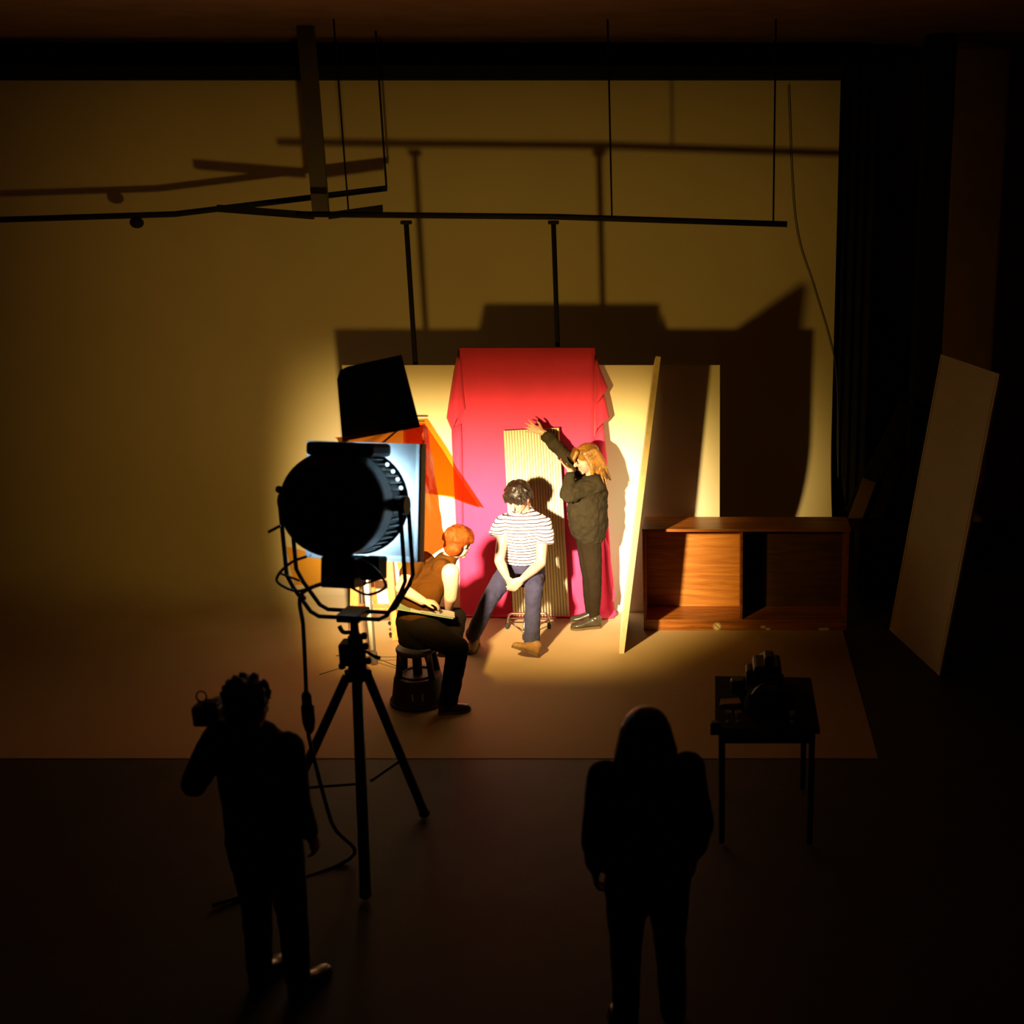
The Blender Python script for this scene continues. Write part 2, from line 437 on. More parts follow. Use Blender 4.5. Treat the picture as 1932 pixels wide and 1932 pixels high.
# corrugated sheet
bm = bmesh.new()
bl, br = at(968, 1161, Y=10.10), at(1075, 1161, Y=10.10)
tl, tr = at(950, 812, Y=10.14), at(1055, 806, Y=10.14)
NR = 20; NS = 10; cols = []
for j in range(NR * NS + 1):
    f = j / (NR * NS)
    off = -.020 * abs(math.sin(math.pi * f * NR)) ** .7
    cols.append([bm.verts.new(bl.lerp(br, f).lerp(tl.lerp(tr, f), g) + V((0, off, 0))) for g in (0, .5, 1)])
for i, (a, b) in enumerate(zip(cols, cols[1:])):
    for k in range(2):
        fc = bm.faces.new((a[k], b[k], b[k + 1], a[k + 1])); fc.material_index = 1 if i % NS in (0, 1, NS - 1) else 0  # valley faces take the painted shade colour
o = tag(obj('corrugated_sheet', bm, MT['corr'], None, smooth=True), 'tall narrow cream corrugated plastic sheet leaning behind the seated man', 'sheet')
o.data.materials.append(MT['groove_shade'])
s = o.modifiers.new('thickness', 'SOLIDIFY'); s.thickness = .003

# leaning board to the right of the standing woman
B1, B0 = at(1168, 1233, z=0.0), V((-.80, 10.17, 0))
T1, T0 = at(1237, 672, Y=9.50), V((-.50, 10.24, 2.17))
nrm = (T1 - B1).cross(B0 - B1).normalized()
if nrm.x < 0: nrm = -nrm
t = empty('white_leaning_flat', B1.lerp(B0, .5), 'tall white flat seen nearly edge on, leaning beside the standing woman', 'panel')
obj('face_panel', slab([B1 + (B0 - B1) * .04, B0, T0, T1 + (T0 - T1) * .04], nrm * .02), MT['board'], t)
obj('edge_strip', slab([B1, B1 + (B0 - B1) * .04, T1 + (T0 - T1) * .04, T1], nrm * .04), MT['boardedge'], t)
obj('back_batten', slab([B0 + nrm * .02, B0 + (B1 - B0) * .06 + nrm * .02, T0 + (T1 - T0) * .06 + nrm * .02, T0 + nrm * .02], nrm * .008), MT['boardedge'], t)

# leaning white flat at the right
Bl, Br = at(1678, 1188, z=0), at(1772, 1275, z=0)
Tl = at(1775, 668, Y=Bl.y + .05)
e = Tl - Bl; Tr = Br + e
nrm = e.cross(Br - Bl).normalized()
if nrm.x < 0: nrm = -nrm
t = empty('white_leaning_flat', Bl.lerp(Br, .5), 'dim white flat leaning against the brown side wall at far right', 'panel')
obj('face_panel', slab([Bl, Br, Tr, Tl], nrm * .015), MT['board'], t)
for f in (0.03, .97):
    a, b = Bl.lerp(Br, f) + nrm * .017, Tl.lerp(Tr, f) + nrm * .017
    obj('batten', tube([a + e * .01, b - e * .01], .02, 6), MT['boardedge'], t)

# wooden shelf unit
CF, CB = 9.84, 10.19
x0, x1, xd = -.585, at(1600, 1100, Y=CF).x, at(1399, 1090, Y=CF).x
TOPZ = at(1400, 1002, Y=CF).z; PL = .098
t = empty('wooden_shelf_unit', ((x0 + x1) / 2, (CF + CB) / 2, 0), 'low reddish wooden open shelf unit on the floor right of the white board', 'shelf')
obj('top_board', box(((x0 + x1) / 2 + .005, (CF + CB) / 2 - .01, TOPZ + .011), (x1 - x0 + .01, CB - CF + .02, .024)), MT['wood'], t, bevel=.002)
bb = obj('bottom_board', box(((x0 + x1) / 2, (CF + CB) / 2, PL - .01), (x1 - x0, CB - CF, .022)), MT['wood'], t, bevel=.002)
pl = obj('plinth', box(((x0 + x1) / 2, CF + .012, (PL - .022) / 2), (x1 - x0, .02, PL - .023)), MT['wood'], t)
for nm, xx in (('side_panel', x0 + .01), ('side_panel', x1 - .01), ('divider', xd)):
    obj(nm, box((xx, (CF + CB) / 2 + .003, (PL + TOPZ) / 2), (.02, CB - CF - .01, TOPZ - PL - .002)), MT['wood'], t)
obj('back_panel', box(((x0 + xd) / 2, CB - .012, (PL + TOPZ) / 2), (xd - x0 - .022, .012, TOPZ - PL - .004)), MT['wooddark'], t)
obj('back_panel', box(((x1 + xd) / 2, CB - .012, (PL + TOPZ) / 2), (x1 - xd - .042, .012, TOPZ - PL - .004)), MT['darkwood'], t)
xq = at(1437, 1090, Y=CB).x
obj('shade_panel', box(((xd + xq) / 2 + .01, CB - .05, (PL + TOPZ) / 2), (xq - xd - .02, .05, TOPZ - PL - .006)), MT['blackrough'], t)  # black panel added to stand in for a shadow in the compartment
c = at(1353, 1182, Y=CF)
st = obj('round_sticker', lathe([(.036, 0), (.036, .002)], (c.x, CF, c.z), (V((1, 0, 0)), V((0, 0, 1)), V((0, -1, 0))), 24), MT['pale'], pl)
obj('sticker_slash', box((c.x, CF - .003, c.z), (.05, .002, .006), (V((.75, 0, -.66)), V((0, 1, 0)), V((.66, 0, .75)))), MT['wood'], pl)
obj('sticker_ring', tube([V((c.x + .030 * math.cos(a), CF - .003, c.z + .030 * math.sin(a))) for a in [2 * math.pi * k / 24 for k in range(24)]], .0022, 6, True), MT['wood'], pl)
for px, py, ww in ((1440, 1183, .04), (1449, 1187, .035), (1554, 1187, .085)):
    c = at(px, py, Y=CF)
    obj('paper_label', box((c.x, CF + .001, c.z), (ww, .003, .022)), MT['pale'], pl)

# ------------------------------------------------------------------ overhead pipes and poles
POLE_Y = 10.42
PIPE_Z = at(1050, 409, Y=POLE_Y).z
for i, px in enumerate((766, 1044)):
    p = at(px, 415, Y=POLE_Y)
    t = empty('support_pole', (p.x, POLE_Y, 0), ('slim black upright pole hanging left of the red cloth' if i == 0 else 'slim black upright pole rising behind the top of the red cloth'), 'pole', 'black upright poles')
    obj('shaft', tube([(p.x, POLE_Y, .01), (p.x, POLE_Y, PIPE_Z - .05)], .0205, 14), MT['blackrough'], t, smooth=True)
    obj('clamp', box((p.x, POLE_Y, PIPE_Z - .045), (.085, .06, .03)), MT['blackrough'], t, bevel=.008)
    obj('foot_plate', lathe([(.05, 0), (.05, .012), (.03, .02)], (p.x, POLE_Y, 0), n=18), MT['blackrough'], t)
pa, pb = at(560, 404, Y=POLE_Y), at(1485, 423, Y=POLE_Y)
pm = V((at(1050, 409, Y=POLE_Y).x, POLE_Y, PIPE_Z))
t = empty('overhead_pipe', (pm.x, POLE_Y, PIPE_Z), 'long thin dark pipe hung level above the red cloth', 'pipe')
obj('pipe', tube([pa, pm, pb], .024, 10), MT['blackrough'], t, smooth=True)
for f in (.1, .62, .97):
    q = pa.lerp(pm, f / .5) if f < .5 else pm.lerp(pb, (f - .5) / .5)
    obj('hanger_rod', tube([q, V((q.x, q.y, CEIL))], .008, 6), MT['blackrough'], t)
# black hanging bar fixture at the top left with a short drop post
a, b = at(410, 400, Y=10.9), at(720, 400, Y=10.9)
m1, m2 = at(590, 414, Y=10.9), at(620, 414, Y=10.9)
t = empty('hanging_batten', (m1.x, 10.9, m1.z), 'black shallow V shaped batten hung at upper left near the ceiling', 'batten')
obj('arm', slab([a, m1, m1 + V((0, 0, .06)), a + V((0, 0, .06))], (0, .05, 0)), MT['blackrough'], t)
obj('arm', slab([b, m2, m2 + V((0, 0, .06)), b + V((0, 0, .06))], (0, .05, 0)), MT['blackrough'], t)
obj('post', box(((m1.x + m2.x) / 2, 10.925, (m1.z + CEIL) / 2 + .02), (m2.x - m1.x, .05, CEIL - m1.z - .04)), MT['grey'], t)
a, b = at(150, 426, Y=11.3), at(330, 404, Y=11.3)
t = empty('ceiling_pipe', a, 'dark pipe with a round clamp at the top left corner by the side wall', 'pipe')
obj('pipe', tube([V((CYC_X0 + .01, 11.3, a.z + .01)), b, b + (b - a) * 2.2], .026, 10), MT['blackrough'], t)
q = at(258, 420, Y=11.29)
obj('clamp', ell(q, (.06, .05, .05)), MT['blackrough'], t)
obj('hanger_rod', tube([b + (b - a) * 2.2, V(((b + (b - a) * 2.2).x, 11.3, CEIL))], .01, 6), MT['blackrough'], t)
pts = [V((at(1484, 330, Y=11.97).x, 11.965, 4.5)), at(1500, 415, Y=11.97), at(1535, 540, Y=11.975), at(1565, 640, Y=11.975), at(1579, 720, Y=11.975), at(1581, 900, Y=11.97)]
tag(obj('extension_cord', tube(smoothpath(pts), .0045, 6), MT['grey'], None), 'thin dark cord hanging in a curve down the right end of the back wall', 'cord')

# ------------------------------------------------------------------ clutter at the far right
bm = bmesh.new(); fr, bk = [], []
for j in range(37):
    f = j / 36
    x = 1.18 + f * .36; y = 12.13 + .035 * math.sin(f * 26)
    fr.append((bm.verts.new((x, y, .02)), bm.verts.new((x, y, 4.7))))
for p, q in zip(fr, fr[1:]): bm.faces.new((p[0], q[0], q[1], p[1]))
o = tag(obj('black_drape', bm, MT['darkcloth'], None, True), 'black pleated drape hanging beside the right end of the back wall', 'curtain')
s = o.modifiers.new('thickness', 'SOLIDIFY'); s.thickness = .01
t = empty('steel_column', (2.0, 11.6, 0), 'black square steel column standing behind the right leaning flat', 'column')
obj('shaft', box((2.0, 11.6, CEIL / 2), (.26, .2, CEIL - .02)), MT['blackrough'], t, bevel=.01)
obj('base_plate', box((2.0, 11.6, .012), (.4, .34, .02)), MT['blackrough'], t)
def plank(name, p, q, wdt, m, label, cat, group=None, thick=.03, n=V((0, -1, 0))):
    p, q = V(p), V(q); d = (q - p).normalized(); s = d.cross(n).normalized()
    return tag(obj(name, slab([p - s * wdt / 2, p + s * wdt / 2, q + s * wdt / 2, q - s * wdt / 2], n * thick), m, None), label, cat, group)
plank('dark_plank', at(1607, 970, Y=10.9), at(1712, 765, Y=11.3), .15, MT['blackrough'], 'black plank leaning diagonally to the right of the drape, upper of two', 'plank', 'leaning dark planks')
plank('dark_plank', at(1645, 992, Y=10.72), at(1692, 870, Y=11.0), .10, MT['blackrough'], 'short black plank leaning behind the shelf unit, lower of two', 'plank', 'leaning dark planks')
plank('brown_board', at(1606, 996, Y=10.66), at(1640, 905, Y=10.80), .12, MT['brownwall'], 'small brown board leaning between two black planks', 'board')
tag(obj('storage_trunk', box((1.62, 10.85, .30), (.62, .4, .60)), MT['blackrough'], None, bevel=.015), 'black storage trunk on the floor between shelf unit and leaning flat', 'trunk')
tag(obj('dangling_cable', tube(smoothpath([at(1708, 570, Y=13.135), at(1690, 610, Y=13.135), at(1660, 650, Y=13.135), at(1630, 690, Y=13.135), at(1618, 760, Y=13.135)]), .012, 6), MT['blackrough'], None), 'black cable looping across the brown wall beside the drape', 'cable')

# ------------------------------------------------------------------ the lamp on its stand
AX = V((.139, .965, -.222)).normalized()
LX = AX.cross(V((0, 0, 1))).normalized(); LZ = LX.cross(AX).normalized()
LO = at(617, 952, Y=6.12)
def lp(x, y, z): return LO + LX * x + AX * y + LZ * z
LA = (LX, LZ, AX)       # lathe axes: turn about AX
t = empty('studio_lamp', LO - V((0, 0, .62)), 'big black round studio lamp seen from behind with square front frame', 'lamp')
obj('rear_housing', lathe([(.05, -.075), (.15, -.068), (.22, -.045), (.262, .0), (.276, .05), (.276, .19)], LO, LA, 48), MT['black'], t, smooth=True)
barrel = obj('barrel', lathe([(.262, .19), (.262, .37)], LO, LA, 48), MT['black'], t, smooth=False)
bm = bmesh.new()
for k in range(44):
    a = 2 * math.pi * k / 44
    u = LX * math.cos(a) + LZ * math.sin(a)
    add_box(bm, LO + u * .270 + AX * .28, (.014, .17, .008), (u, AX, u.cross(AX)))
obj('cooling_fins', bm, MT['steel'], barrel)
obj('front_ring', tube([LO + AX * .375 + (LX * math.cos(a) + LZ * math.sin(a)) * .272 for a in [2 * math.pi * k / 48 for k in range(48)]], .016, 8, True), MT['black'], t, smooth=True)
obj('lens', lathe([(.245, .36), (.24, .385), (.2, .40), (.1, .41), (.01, .415)], LO, LA, 40), MT['lens'], t, smooth=True)
for k, a in enumerate((48, 38, 28, 18)):
    u = LX * math.cos(R(a)) + LZ * math.sin(R(a))
    obj('vent_hole', ell(LO + u * .280 + AX * .315, (.011, .011, .011), n=10, m=8), MT['leak'], barrel, smooth=True)
obj('top_vent_box', box(lp(.06, .12, .285), (.36, .26, .07), (LX, AX, LZ)), MT['black'], t, bevel=.02)
obj('ballast_box', box(lp(.07, .06, -.345), (.18, .17, .16), (LX, AX, LZ)), MT['black'], t, bevel=.01)
obj('switch_box', box(lp(.215, .10, -.325), (.10, .12, .12), (LX, AX, LZ)), MT['grey'], t, bevel=.01)
obj('side_knob', lathe([(.016, 0), (.02, .02), (.016, .03)], lp(-.275, .06, .065), (AX, LZ, -LX), 12), MT['black'], t)
obj('tilt_handle', tube([lp(-.262, .02, -.12), lp(-.318, .0, -.155)], .008, 8), MT['black'], t)
# wire guards
for sx in (-1, 1):
    g = [lp(sx * .10, -.01, -.27), lp(sx * .17, -.03, -.30), lp(sx * .235, -.035, -.36), lp(sx * .245, -.03, -.41), lp(sx * .15, -.02, -.45), lp(sx * .06, -.01, -.42)]
    if sx > 0: g = [p + LX * .085 for p in g]
    obj('wire_guard', tube(smoothpath(g, 5), .0075, 8), MT['steel'], t, smooth=True)
    obj('wire_guard', tube([g[2], g[2].lerp(g[5], .6)], .0065, 8), MT['steel'], t, smooth=True)
# yoke: two parallel bent tubes (upright, turned with the lamp)
HX = V((LX.x, LX.y, 0)).normalized(); HY = V((-HX.y, HX.x, 0))
PV = LO + AX * .2
for dy in (-.055, .055):
    q = [PV + HX * sx * .332 + HY * dy + V((0, 0, zz)) for sx, zz in ((-1, .02), (-1, -.40))]
    q += [PV + HX * -.30 + HY * dy + V((0, 0, -.47)), PV + HX * -.215 + HY * dy + V((0, 0, -.60)), PV + HX * -.17 + HY * dy + V((0, 0, -.625))]
    q += [PV + HX * .17 + HY * dy + V((0, 0, -.625)), PV + HX * .215 + HY * dy + V((0, 0, -.60)), PV + HX * .30 + HY * dy + V((0, 0, -.47)), PV + HX * .332 + HY * dy + V((0, 0, -.40)), PV + HX * .332 + HY * dy + V((0, 0, .02))]
    obj('yoke', tube(q, .0115, 10), MT['black'], t, smooth=True)
for sx in (-1, 1):
    obj('pivot', lathe([(.035, -.07), (.035, .02), (.05, .025), (.05, .05)], PV + HX * sx * .30, (HY, V((0, 0, 1)), HX * sx), 18), MT['black'], t)
obj('yoke_clamp', box(PV + V((0, 0, -.625)), (.13, .16, .045), (HX, HY, V((0, 0, 1)))), MT['steel'], t, bevel=.008)
# square front frame, white on the inside where the lens light falls on it
FH, FB = .322, .255
bm = bmesh.new(); inn, out = [], []
for k in range(64):
    a = 2 * math.pi * (k + .5) / 64; ca_, sa_ = math.cos(a), math.sin(a); q = FH / max(abs(ca_), abs(sa_))
    inn.append([bm.verts.new(lp(ca_ * FB, yy, sa_ * FB)) for yy in (.455, .463)]); out.append([bm.verts.new(lp(ca_ * q, yy, sa_ * q)) for yy in (.455, .463)])
for k in range(64):
    a, b2, c, d = inn[k], inn[(k + 1) % 64], out[(k + 1) % 64], out[k]
    for q in ((a[0], b2[0], c[0], d[0]), (a[1], d[1], c[1], b2[1]), (a[0], a[1], b2[1], b2[0]), (d[0], c[0], c[1], d[1])): bm.faces.new(q)
obj('front_frame', bm, MT['frameback'], t)
for sx in (-1, 1):
    obj('frame_rail', box(lp(sx * (FH - .006), .495, 0), (.012, .06, 2 * FH), (LX, AX, LZ)), MT['frameback'], t)
    obj('frame_rail', box(lp(0, .495, sx * (FH - .006)), (2 * FH - .024, .06, .012), (LX, AX, LZ)), MT['frameback'], t)
    obj('frame_lip', slab([lp(sx * (FH - .028), .453, -FH), lp(sx * FH, .425, -FH), lp(sx * FH, .425, FH), lp(sx * (FH - .028), .453, FH)], AX * .004), MT['frameback'], t)
obj('frame_lip', slab([lp(-FH + .03, .453, -FH + .028), lp(-FH + .03, .425, -FH), lp(FH - .03, .425, -FH), lp(FH - .03, .453, -FH + .028)], AX * .004), MT['frameback'], t)
obj('gel_front', box(lp(0, .522, 0), (2 * FH - .03, .001, 2 * FH - .03), (LX, AX, LZ)), MT['gel'], t)
# top barn door
Q = [at(646, 833, Y=6.75), at(792, 806, Y=6.75), at(757, 671, Y=7.0), at(656, 693, Y=7.0), at(641, 700, Y=7.0), at(636, 716, Y=6.98)]
obj('barn_door', slab(Q, V((0, .01, .004))), MT['blackrough'], t)
# gels clipped to the frame
def gelsheet(name, rows, m, parent, nu=10, crk=.012):
    bm = bmesh.new(); g = []
    for i, (a, b) in enumerate(rows):
        g.append([bm.verts.new(V(a).lerp(V(b), j / nu) + V((random.uniform(-1, 1), random.uniform(-1, 1), random.uniform(-1, 1))) * crk) for j in range(nu + 1)])
    for a, b in zip(g, g[1:]):
        for k in range(nu): bm.faces.new((a[k], a[k + 1], b[k + 1], b[k]))
    return obj(name, bm, m, parent, smooth=False)
def rowsof(tl, tr, bl, br, n): return [(tl.lerp(bl, i / n), tr.lerp(br, i / n)) for i in range(n + 1)]
gelsheet('gel_top', rowsof(at(632, 826, Y=6.66), at(800, 799, Y=6.86), at(640, 840, Y=6.62), at(797, 842, Y=6.68), 5), MT['gelbrown'], t, 14, .010)
gelsheet('gel_side', rowsof(at(797, 800, Y=6.72), at(806, 806, Y=6.98), at(796, 1062, Y=6.70), at(842, 1030, Y=6.98), 12), MT['gelbrown'], t, 4, .004)
gelsheet('gel_lower', rowsof(at(538, 1030, Y=6.74), at(612, 1050, Y=6.70), at(556, 1104, Y=6.72), at(606, 1106, Y=6.70), 5), MT['gel'], t, 6, .004)

# the lamp's own light: a hot beam shaped by lens and barn doors, with weak warm spill around it
SRC = LO + AX * .56
AIM = V((math.sin(R(2)), math.cos(R(2)), -math.tan(R(16)))).normalized()
l = bpy.data.lights.new('lamp_beam', 'SPOT'); l.energy = LAMP_POWER; l.spot_size = R(150); l.spot_blend = .35; l.color = (1, 1, 1); l.shadow_soft_size = .07
o = bpy.data.objects.new('lamp_beam', l); COL.objects.link(o); o.parent = t; o.matrix_parent_inverse = M.Translation(-V(t.location))
o.location = SRC; o.rotation_euler = AIM.to_track_quat('-Z', 'Y').to_euler()
l.use_nodes = True
nt = l.node_tree; em = [n for n in nt.nodes if n.type == 'EMISSION'][0]
tc = nt.nodes.new('ShaderNodeTexCoord'); sp = nt.nodes.new('ShaderNodeSeparateXYZ'); nt.links.new(tc.outputs['Normal'], sp.inputs[0])
def mth(op, a, b=None):
    n = nt.nodes.new('ShaderNodeMath'); n.operation = op
    for k, q in enumerate((a, b)):
        if q is None: continue
        if isinstance(q, (int, float)): n.inputs[k].default_value = q
        else: nt.links.new(q, n.inputs[k])
    return n.outputs[0]
def ramp(x, a, b):          # 1 below a, smoothly 0 above b
    n = nt.nodes.new('ShaderNodeMapRange'); n.interpolation_type = 'SMOOTHSTEP'
    n.inputs['From Min'].default_value = a; n.inputs['From Max'].default_value = b; n.inputs['To Min'].default_value = 1; n.inputs['To Max'].default_value = 0
    nt.links.new(x, n.inputs['Value']); return n.outputs['Result']
az = mth('ABSOLUTE', sp.outputs[2])
uu = mth('DIVIDE', sp.outputs[0], az); vv_ = mth('DIVIDE', sp.outputs[1], az)
dn = mth('MULTIPLY', vv_, -1.0)
hot = mth('MULTIPLY', mth('MULTIPLY', ramp(vv_, -.05, .35), ramp(dn, .10, .56)), mth('MULTIPLY', ramp(uu, .24, .60), ramp(mth('MULTIPLY', uu, -1.0), .32, .53)))
spl = mth('MULTIPLY', mth('MULTIPLY', ramp(vv_, .5, 1.3), ramp(dn, .10, .55)), ramp(mth('ABSOLUTE', mth('ADD', uu, .15)), .55, 1.25))
tint = nt.nodes.new('ShaderNodeMix'); tint.data_type = 'RGBA'; nt.links.new(hot, tint.inputs['Factor'])
tint.inputs['A'].default_value = (1.0, 0.64, 0.13, 1); tint.inputs['B'].default_value = (1.0, 0.76, 0.50, 1)
def scaled(fac, col):
    n = nt.nodes.new('ShaderNodeVectorMath'); n.operation = 'SCALE'; n.inputs[0].default_value = col; nt.links.new(fac, n.inputs['Scale']); return n.outputs[0]
ad = nt.nodes.new('ShaderNodeVectorMath'); ad.operation = 'ADD'
hs = nt.nodes.new('ShaderNodeVectorMath'); hs.operation = 'SCALE'; nt.links.new(tint.outputs['Result'], hs.inputs[0]); nt.links.new(hot, hs.inputs['Scale'])
nt.links.new(hs.outputs[0], ad.inputs[0])
nt.links.new(scaled(mth('MULTIPLY', spl, LAMP_SPILL), (1.0, 0.56, 0.08)), ad.inputs[1])
nt.links.new(ad.outputs[0], em.inputs['Color'])

# stand
SB = PV + V((0, 0, -.66)); sx_, sy_ = SB.x, SB.y
CR = at(660, 1268, Y=sy_).z
t = empty('lamp_stand', (sx_, sy_, 0), 'black crank up tripod stand carrying the big lamp', 'stand')
obj('spigot', lathe([(.03, -.01), (.03, .02), (.024, .03), (.022, .10)], SB - V((0, 0, .10)), n=14), MT['black'], t)
obj('riser', tube([(sx_, sy_, CR + .18), (sx_, sy_, SB.z - .09)], .024, 14), MT['black'], t, smooth=True)
col_ = obj('column', lathe([(.045, CR - .02), (.05, CR + .0), (.05, CR + .13), (.04, CR + .15), (.04, CR + .21)], (sx_, sy_, 0), n=20), MT['black'], t)
obj('gear_box', box((sx_ - .035, sy_ - .01, CR + .12), (.09, .11, .13)), MT['black'], t, bevel=.012)
for zz, xx in ((.16, .05), (.045, -.075), (.22, .045), (.075, .06)):
    obj('lock_knob', lathe([(.012, 0), (.02, .012), (.02, .03), (.01, .036)], (sx_ + xx * .8, sy_ - .02, CR + zz), (V((0, 1, 0)), V((0, 0, 1)), V((1 if xx > 0 else -1, 0, 0))), 10), MT['black'], t)
obj('crank_handle', tube(smoothpath([(sx_ + .04, sy_ - .05, CR + .125), (sx_ + .07, sy_ - .06, CR + .145), (sx_ + .11, sy_ - .06, CR + .12), (sx_ + .145, sy_ - .06, CR + .105)], 4), [.009] * 9 + [.012] * 4, 8), MT['black'], t, smooth=True)
obj('cable_hook', tube(smoothpath([(sx_ - .01, sy_ - .03, CR + .245), (sx_ - .05, sy_ - .04, CR + .25), (sx_ - .068, sy_ - .04, CR + .285)], 4), .012, 8), MT['black'], t, smooth=True)
obj('crown', lathe([(.05, -.03), (.075, -.025), (.075, .02), (.05, .03)], (sx_, sy_, CR - .01), n=6), MT['black'], t)
for k, (a, rad, lr) in enumerate(((-168, .60, .026), (-80, .46, .030), (64, .46, .027))):
    d = V((math.cos(R(a)), math.sin(R(a)), 0))
    f = V((sx_, sy_, .03)) + d * rad
    leg = obj('leg', tube([V((sx_, sy_, CR - .02)) + d * .06, f], lr, 10), MT['black'], t, smooth=True)
    obj('rubber_foot', ell(f, (.035, .035, .03), n=12, m=8), MT['rubber'], leg)
    obj('leg_brace', tube([V((sx_, sy_, .45)) + d * .03, V((sx_, sy_, CR - .02)) + d * .06 + (f - (V((sx_, sy_, CR - .02)) + d * .06)) * .6], .009, 8), MT['black'], leg)
# power cable hanging from the lamp to its connector
c0 = LO + LX * -.10 + AX * .0 + LZ * -.44
pts = [LO + LX * .0 + AX * .02 + LZ * -.40, at(568, 1122, Y=6.1), at(572, 1180, Y=6.08), at(575, 1240, Y=6.08), at(578, 1312, Y=6.08)]
t = empty('power_cable', V((pts[-1].x, pts[-1].y, 0)), 'black power cable with a thick plug hanging left of the lamp stand', 'cable')
obj('cord', tube(smoothpath(pts), .011, 8), MT['black'], t, smooth=True)
q = pts[-1]
obj('connector', lathe([(.018, .02), (.026, 0), (.026, -.05), (.034, -.06), (.034, -.15), (.024, -.20), (.012, -.22)], q, n=16), MT['black'], t)
obj('cord', tube(smoothpath([q - V((0, 0, .21)), at(585, 1400, Y=6.08), V((q.x + .05, q.y + .06, .3)), V((q.x + .1, q.y + .15, .015)), V((q.x - .5, q.y - .3, .012))]), .011, 8), MT['black'], t, smooth=True)
c = at(570, 1128, Y=6.07)
obj('cable_tie', ell(c, (.022, .02, .02), n=8, m=6), MT['steel'], t)

# ------------------------------------------------------------------ light stand with orange gel, step ladder
h = at(706, 1246, z=.05)
t = empty('light_stand', (h.x, h.y, 0), 'slender light stand with thin wire legs under the big lamp', 'stand')
obj('hub', lathe([(.028, -.045), (.028, .04), (.018, .045)], h + V((0, 0, .03)), n=14), MT['grey'], t)
for a in (25, 150, 205, 335):
    d = V((math.cos(R(a)), math.sin(R(a)), 0))
    obj('wire_leg', tube([h + V((0, 0, .03)), h + d * .22 + V((0, 0, -.01)), h + d * .42 + V((0, 0, -.045))], .004, 6), MT['grey'], t)
obj('pole', tube([h + V((.012, 0, .05)), h + V((.012, 0, 1.62))], .009, 8), MT['grey'], t)
obj('white_sleeve', tube([h + V((-.012, .01, .09)), h + V((-.02, .01, 1.2))], .024, 12), MT['white'], t, smooth=True)
ga, gb = at(770, 797, Y=9.95), at(801, 797, Y=9.95)
obj('boom_arm', tube([h + V((.012, 0, 1.60)), ga + V((0, 0, .01)), gb + V((0, 0, .01))], .008, 8), MT['grey'], t)
bm = bmesh.new()
P = [at(*q, Y=9.98) for q in ((760, 800), (801, 798), (835, 849), (870, 906), (905, 958), (880, 950), (850, 938), (824, 934), (795, 930), (765, 930))]
add_slab(bm, P, (0, .0012, 0))
tag(obj('orange_gel_sheet', bm, MT['gel'], None), 'transparent orange gel sheet hanging in front of the cloth, right of the lamp', 'gel')

lf, rf = at(668, 1206, z=0), at(747, 1208, z=0)
t = empty('step_ladder', lf.lerp(rf, .5), 'orange wooden step ladder partly hidden under the big lamp', 'ladder')
H = 1.25
lt, rt = lf + V((.04, .28, H)), rf + V((-.09, .28, H))
def rail(name, p, q, wx, wy, m):
    x, y, z = frame(q - p, V((0, 1, 0)))
    return obj(name, box((p + q) / 2, (wx, (q - p).length, wy), (x, y, z)), m, t, bevel=.003)
rail('front_rail', lf, lt, .07, .035, MT['orange']); rail('front_rail', rf, rt, .055, .035, MT['orange'])
lb, rb = lf + V((.03, .62, 0)), rf + V((-.03, .62, 0))
rail('rear_rail', lb, lt + V((0, .03, 0)), .035, .03, MT['orange']); rail('rear_rail', rb, rt + V((0, .03, 0)), .035, .03, MT['orange'])
for k in range(1, 5):
    f = k / 5
    a, b = lf.lerp(lt, f), rf.lerp(rt, f)
    obj('tread', box((a + b) / 2 + V((0, .04, 0)), ((b - a).length, .11, .025)), MT['orange'], t, bevel=.003)
obj('top_step', box((lt + rt) / 2 + V((0, .02, .012)), ((rt - lt).length + .08, .16, .028)), MT['orange'], t, bevel=.003)
for k, zz in enumerate((.05, .14)):
    obj('side_clip', lathe([(.014, -.012), (.020, 0), (.014, .012)], rf.lerp(rt, zz / H) + V((-.034, -.005, 0)), (V((1, 0, 0)), V((0, 0, 1)), V((0, 1, 0))), 10), MT['black'], t)

# ------------------------------------------------------------------ people: common shapes
def head(b, c, f, u, k=1.0):
    f = V(f).normalized(); r = f.cross(V(u)).normalized(); u = r.cross(f).normalized(); ax = (r, f, u)
    E = lambda o, rr: add_ell(b, c + (r * o[0] + f * o[1] + u * o[2]) * k, tuple(q * k for q in rr), ax)
    E((0, -.015, .03), (.073, .092, .083)); E((0, .025, -.03), (.058, .062, .078)); E((0, .063, -.095), (.024, .022, .020))
    E((0, .075, .022), (.048, .020, .014)); E((0, .084, -.066), (.022, .012, .011))
    for s in (-1, 1):
        E((s * .073, -.006, -.01), (.010, .022, .032)); E((s * .034, .066, -.025), (.020, .018, .020))
    add_cap(b, c + (f * .090 + u * .008) * k, c + (f * .112 - u * .034) * k, .009 * k, .014 * k)
    return r, f, u
def features(c, r, f, u, parent, k=1.0):
    for s in (-1, 1):
        obj('eye', ell(c + (r * s * .031 + f * .078 - u * .004) * k, (.013 * k, .008 * k, .006 * k), (r, f, u), 10, 8), MT['eye'], parent, True)
        obj('eyebrow', ell(c + (r * s * .032 + f * .088 + u * .016) * k, (.02 * k, .007 * k, .004 * k), (r, f, u), 10, 6), MT['hairdark'], parent, True)
    obj('mouth', ell(c + (f * .091 - u * .066) * k, (.019 * k, .007 * k, .005 * k), (r, f, u), 10, 6), MT['lip'], parent, True)
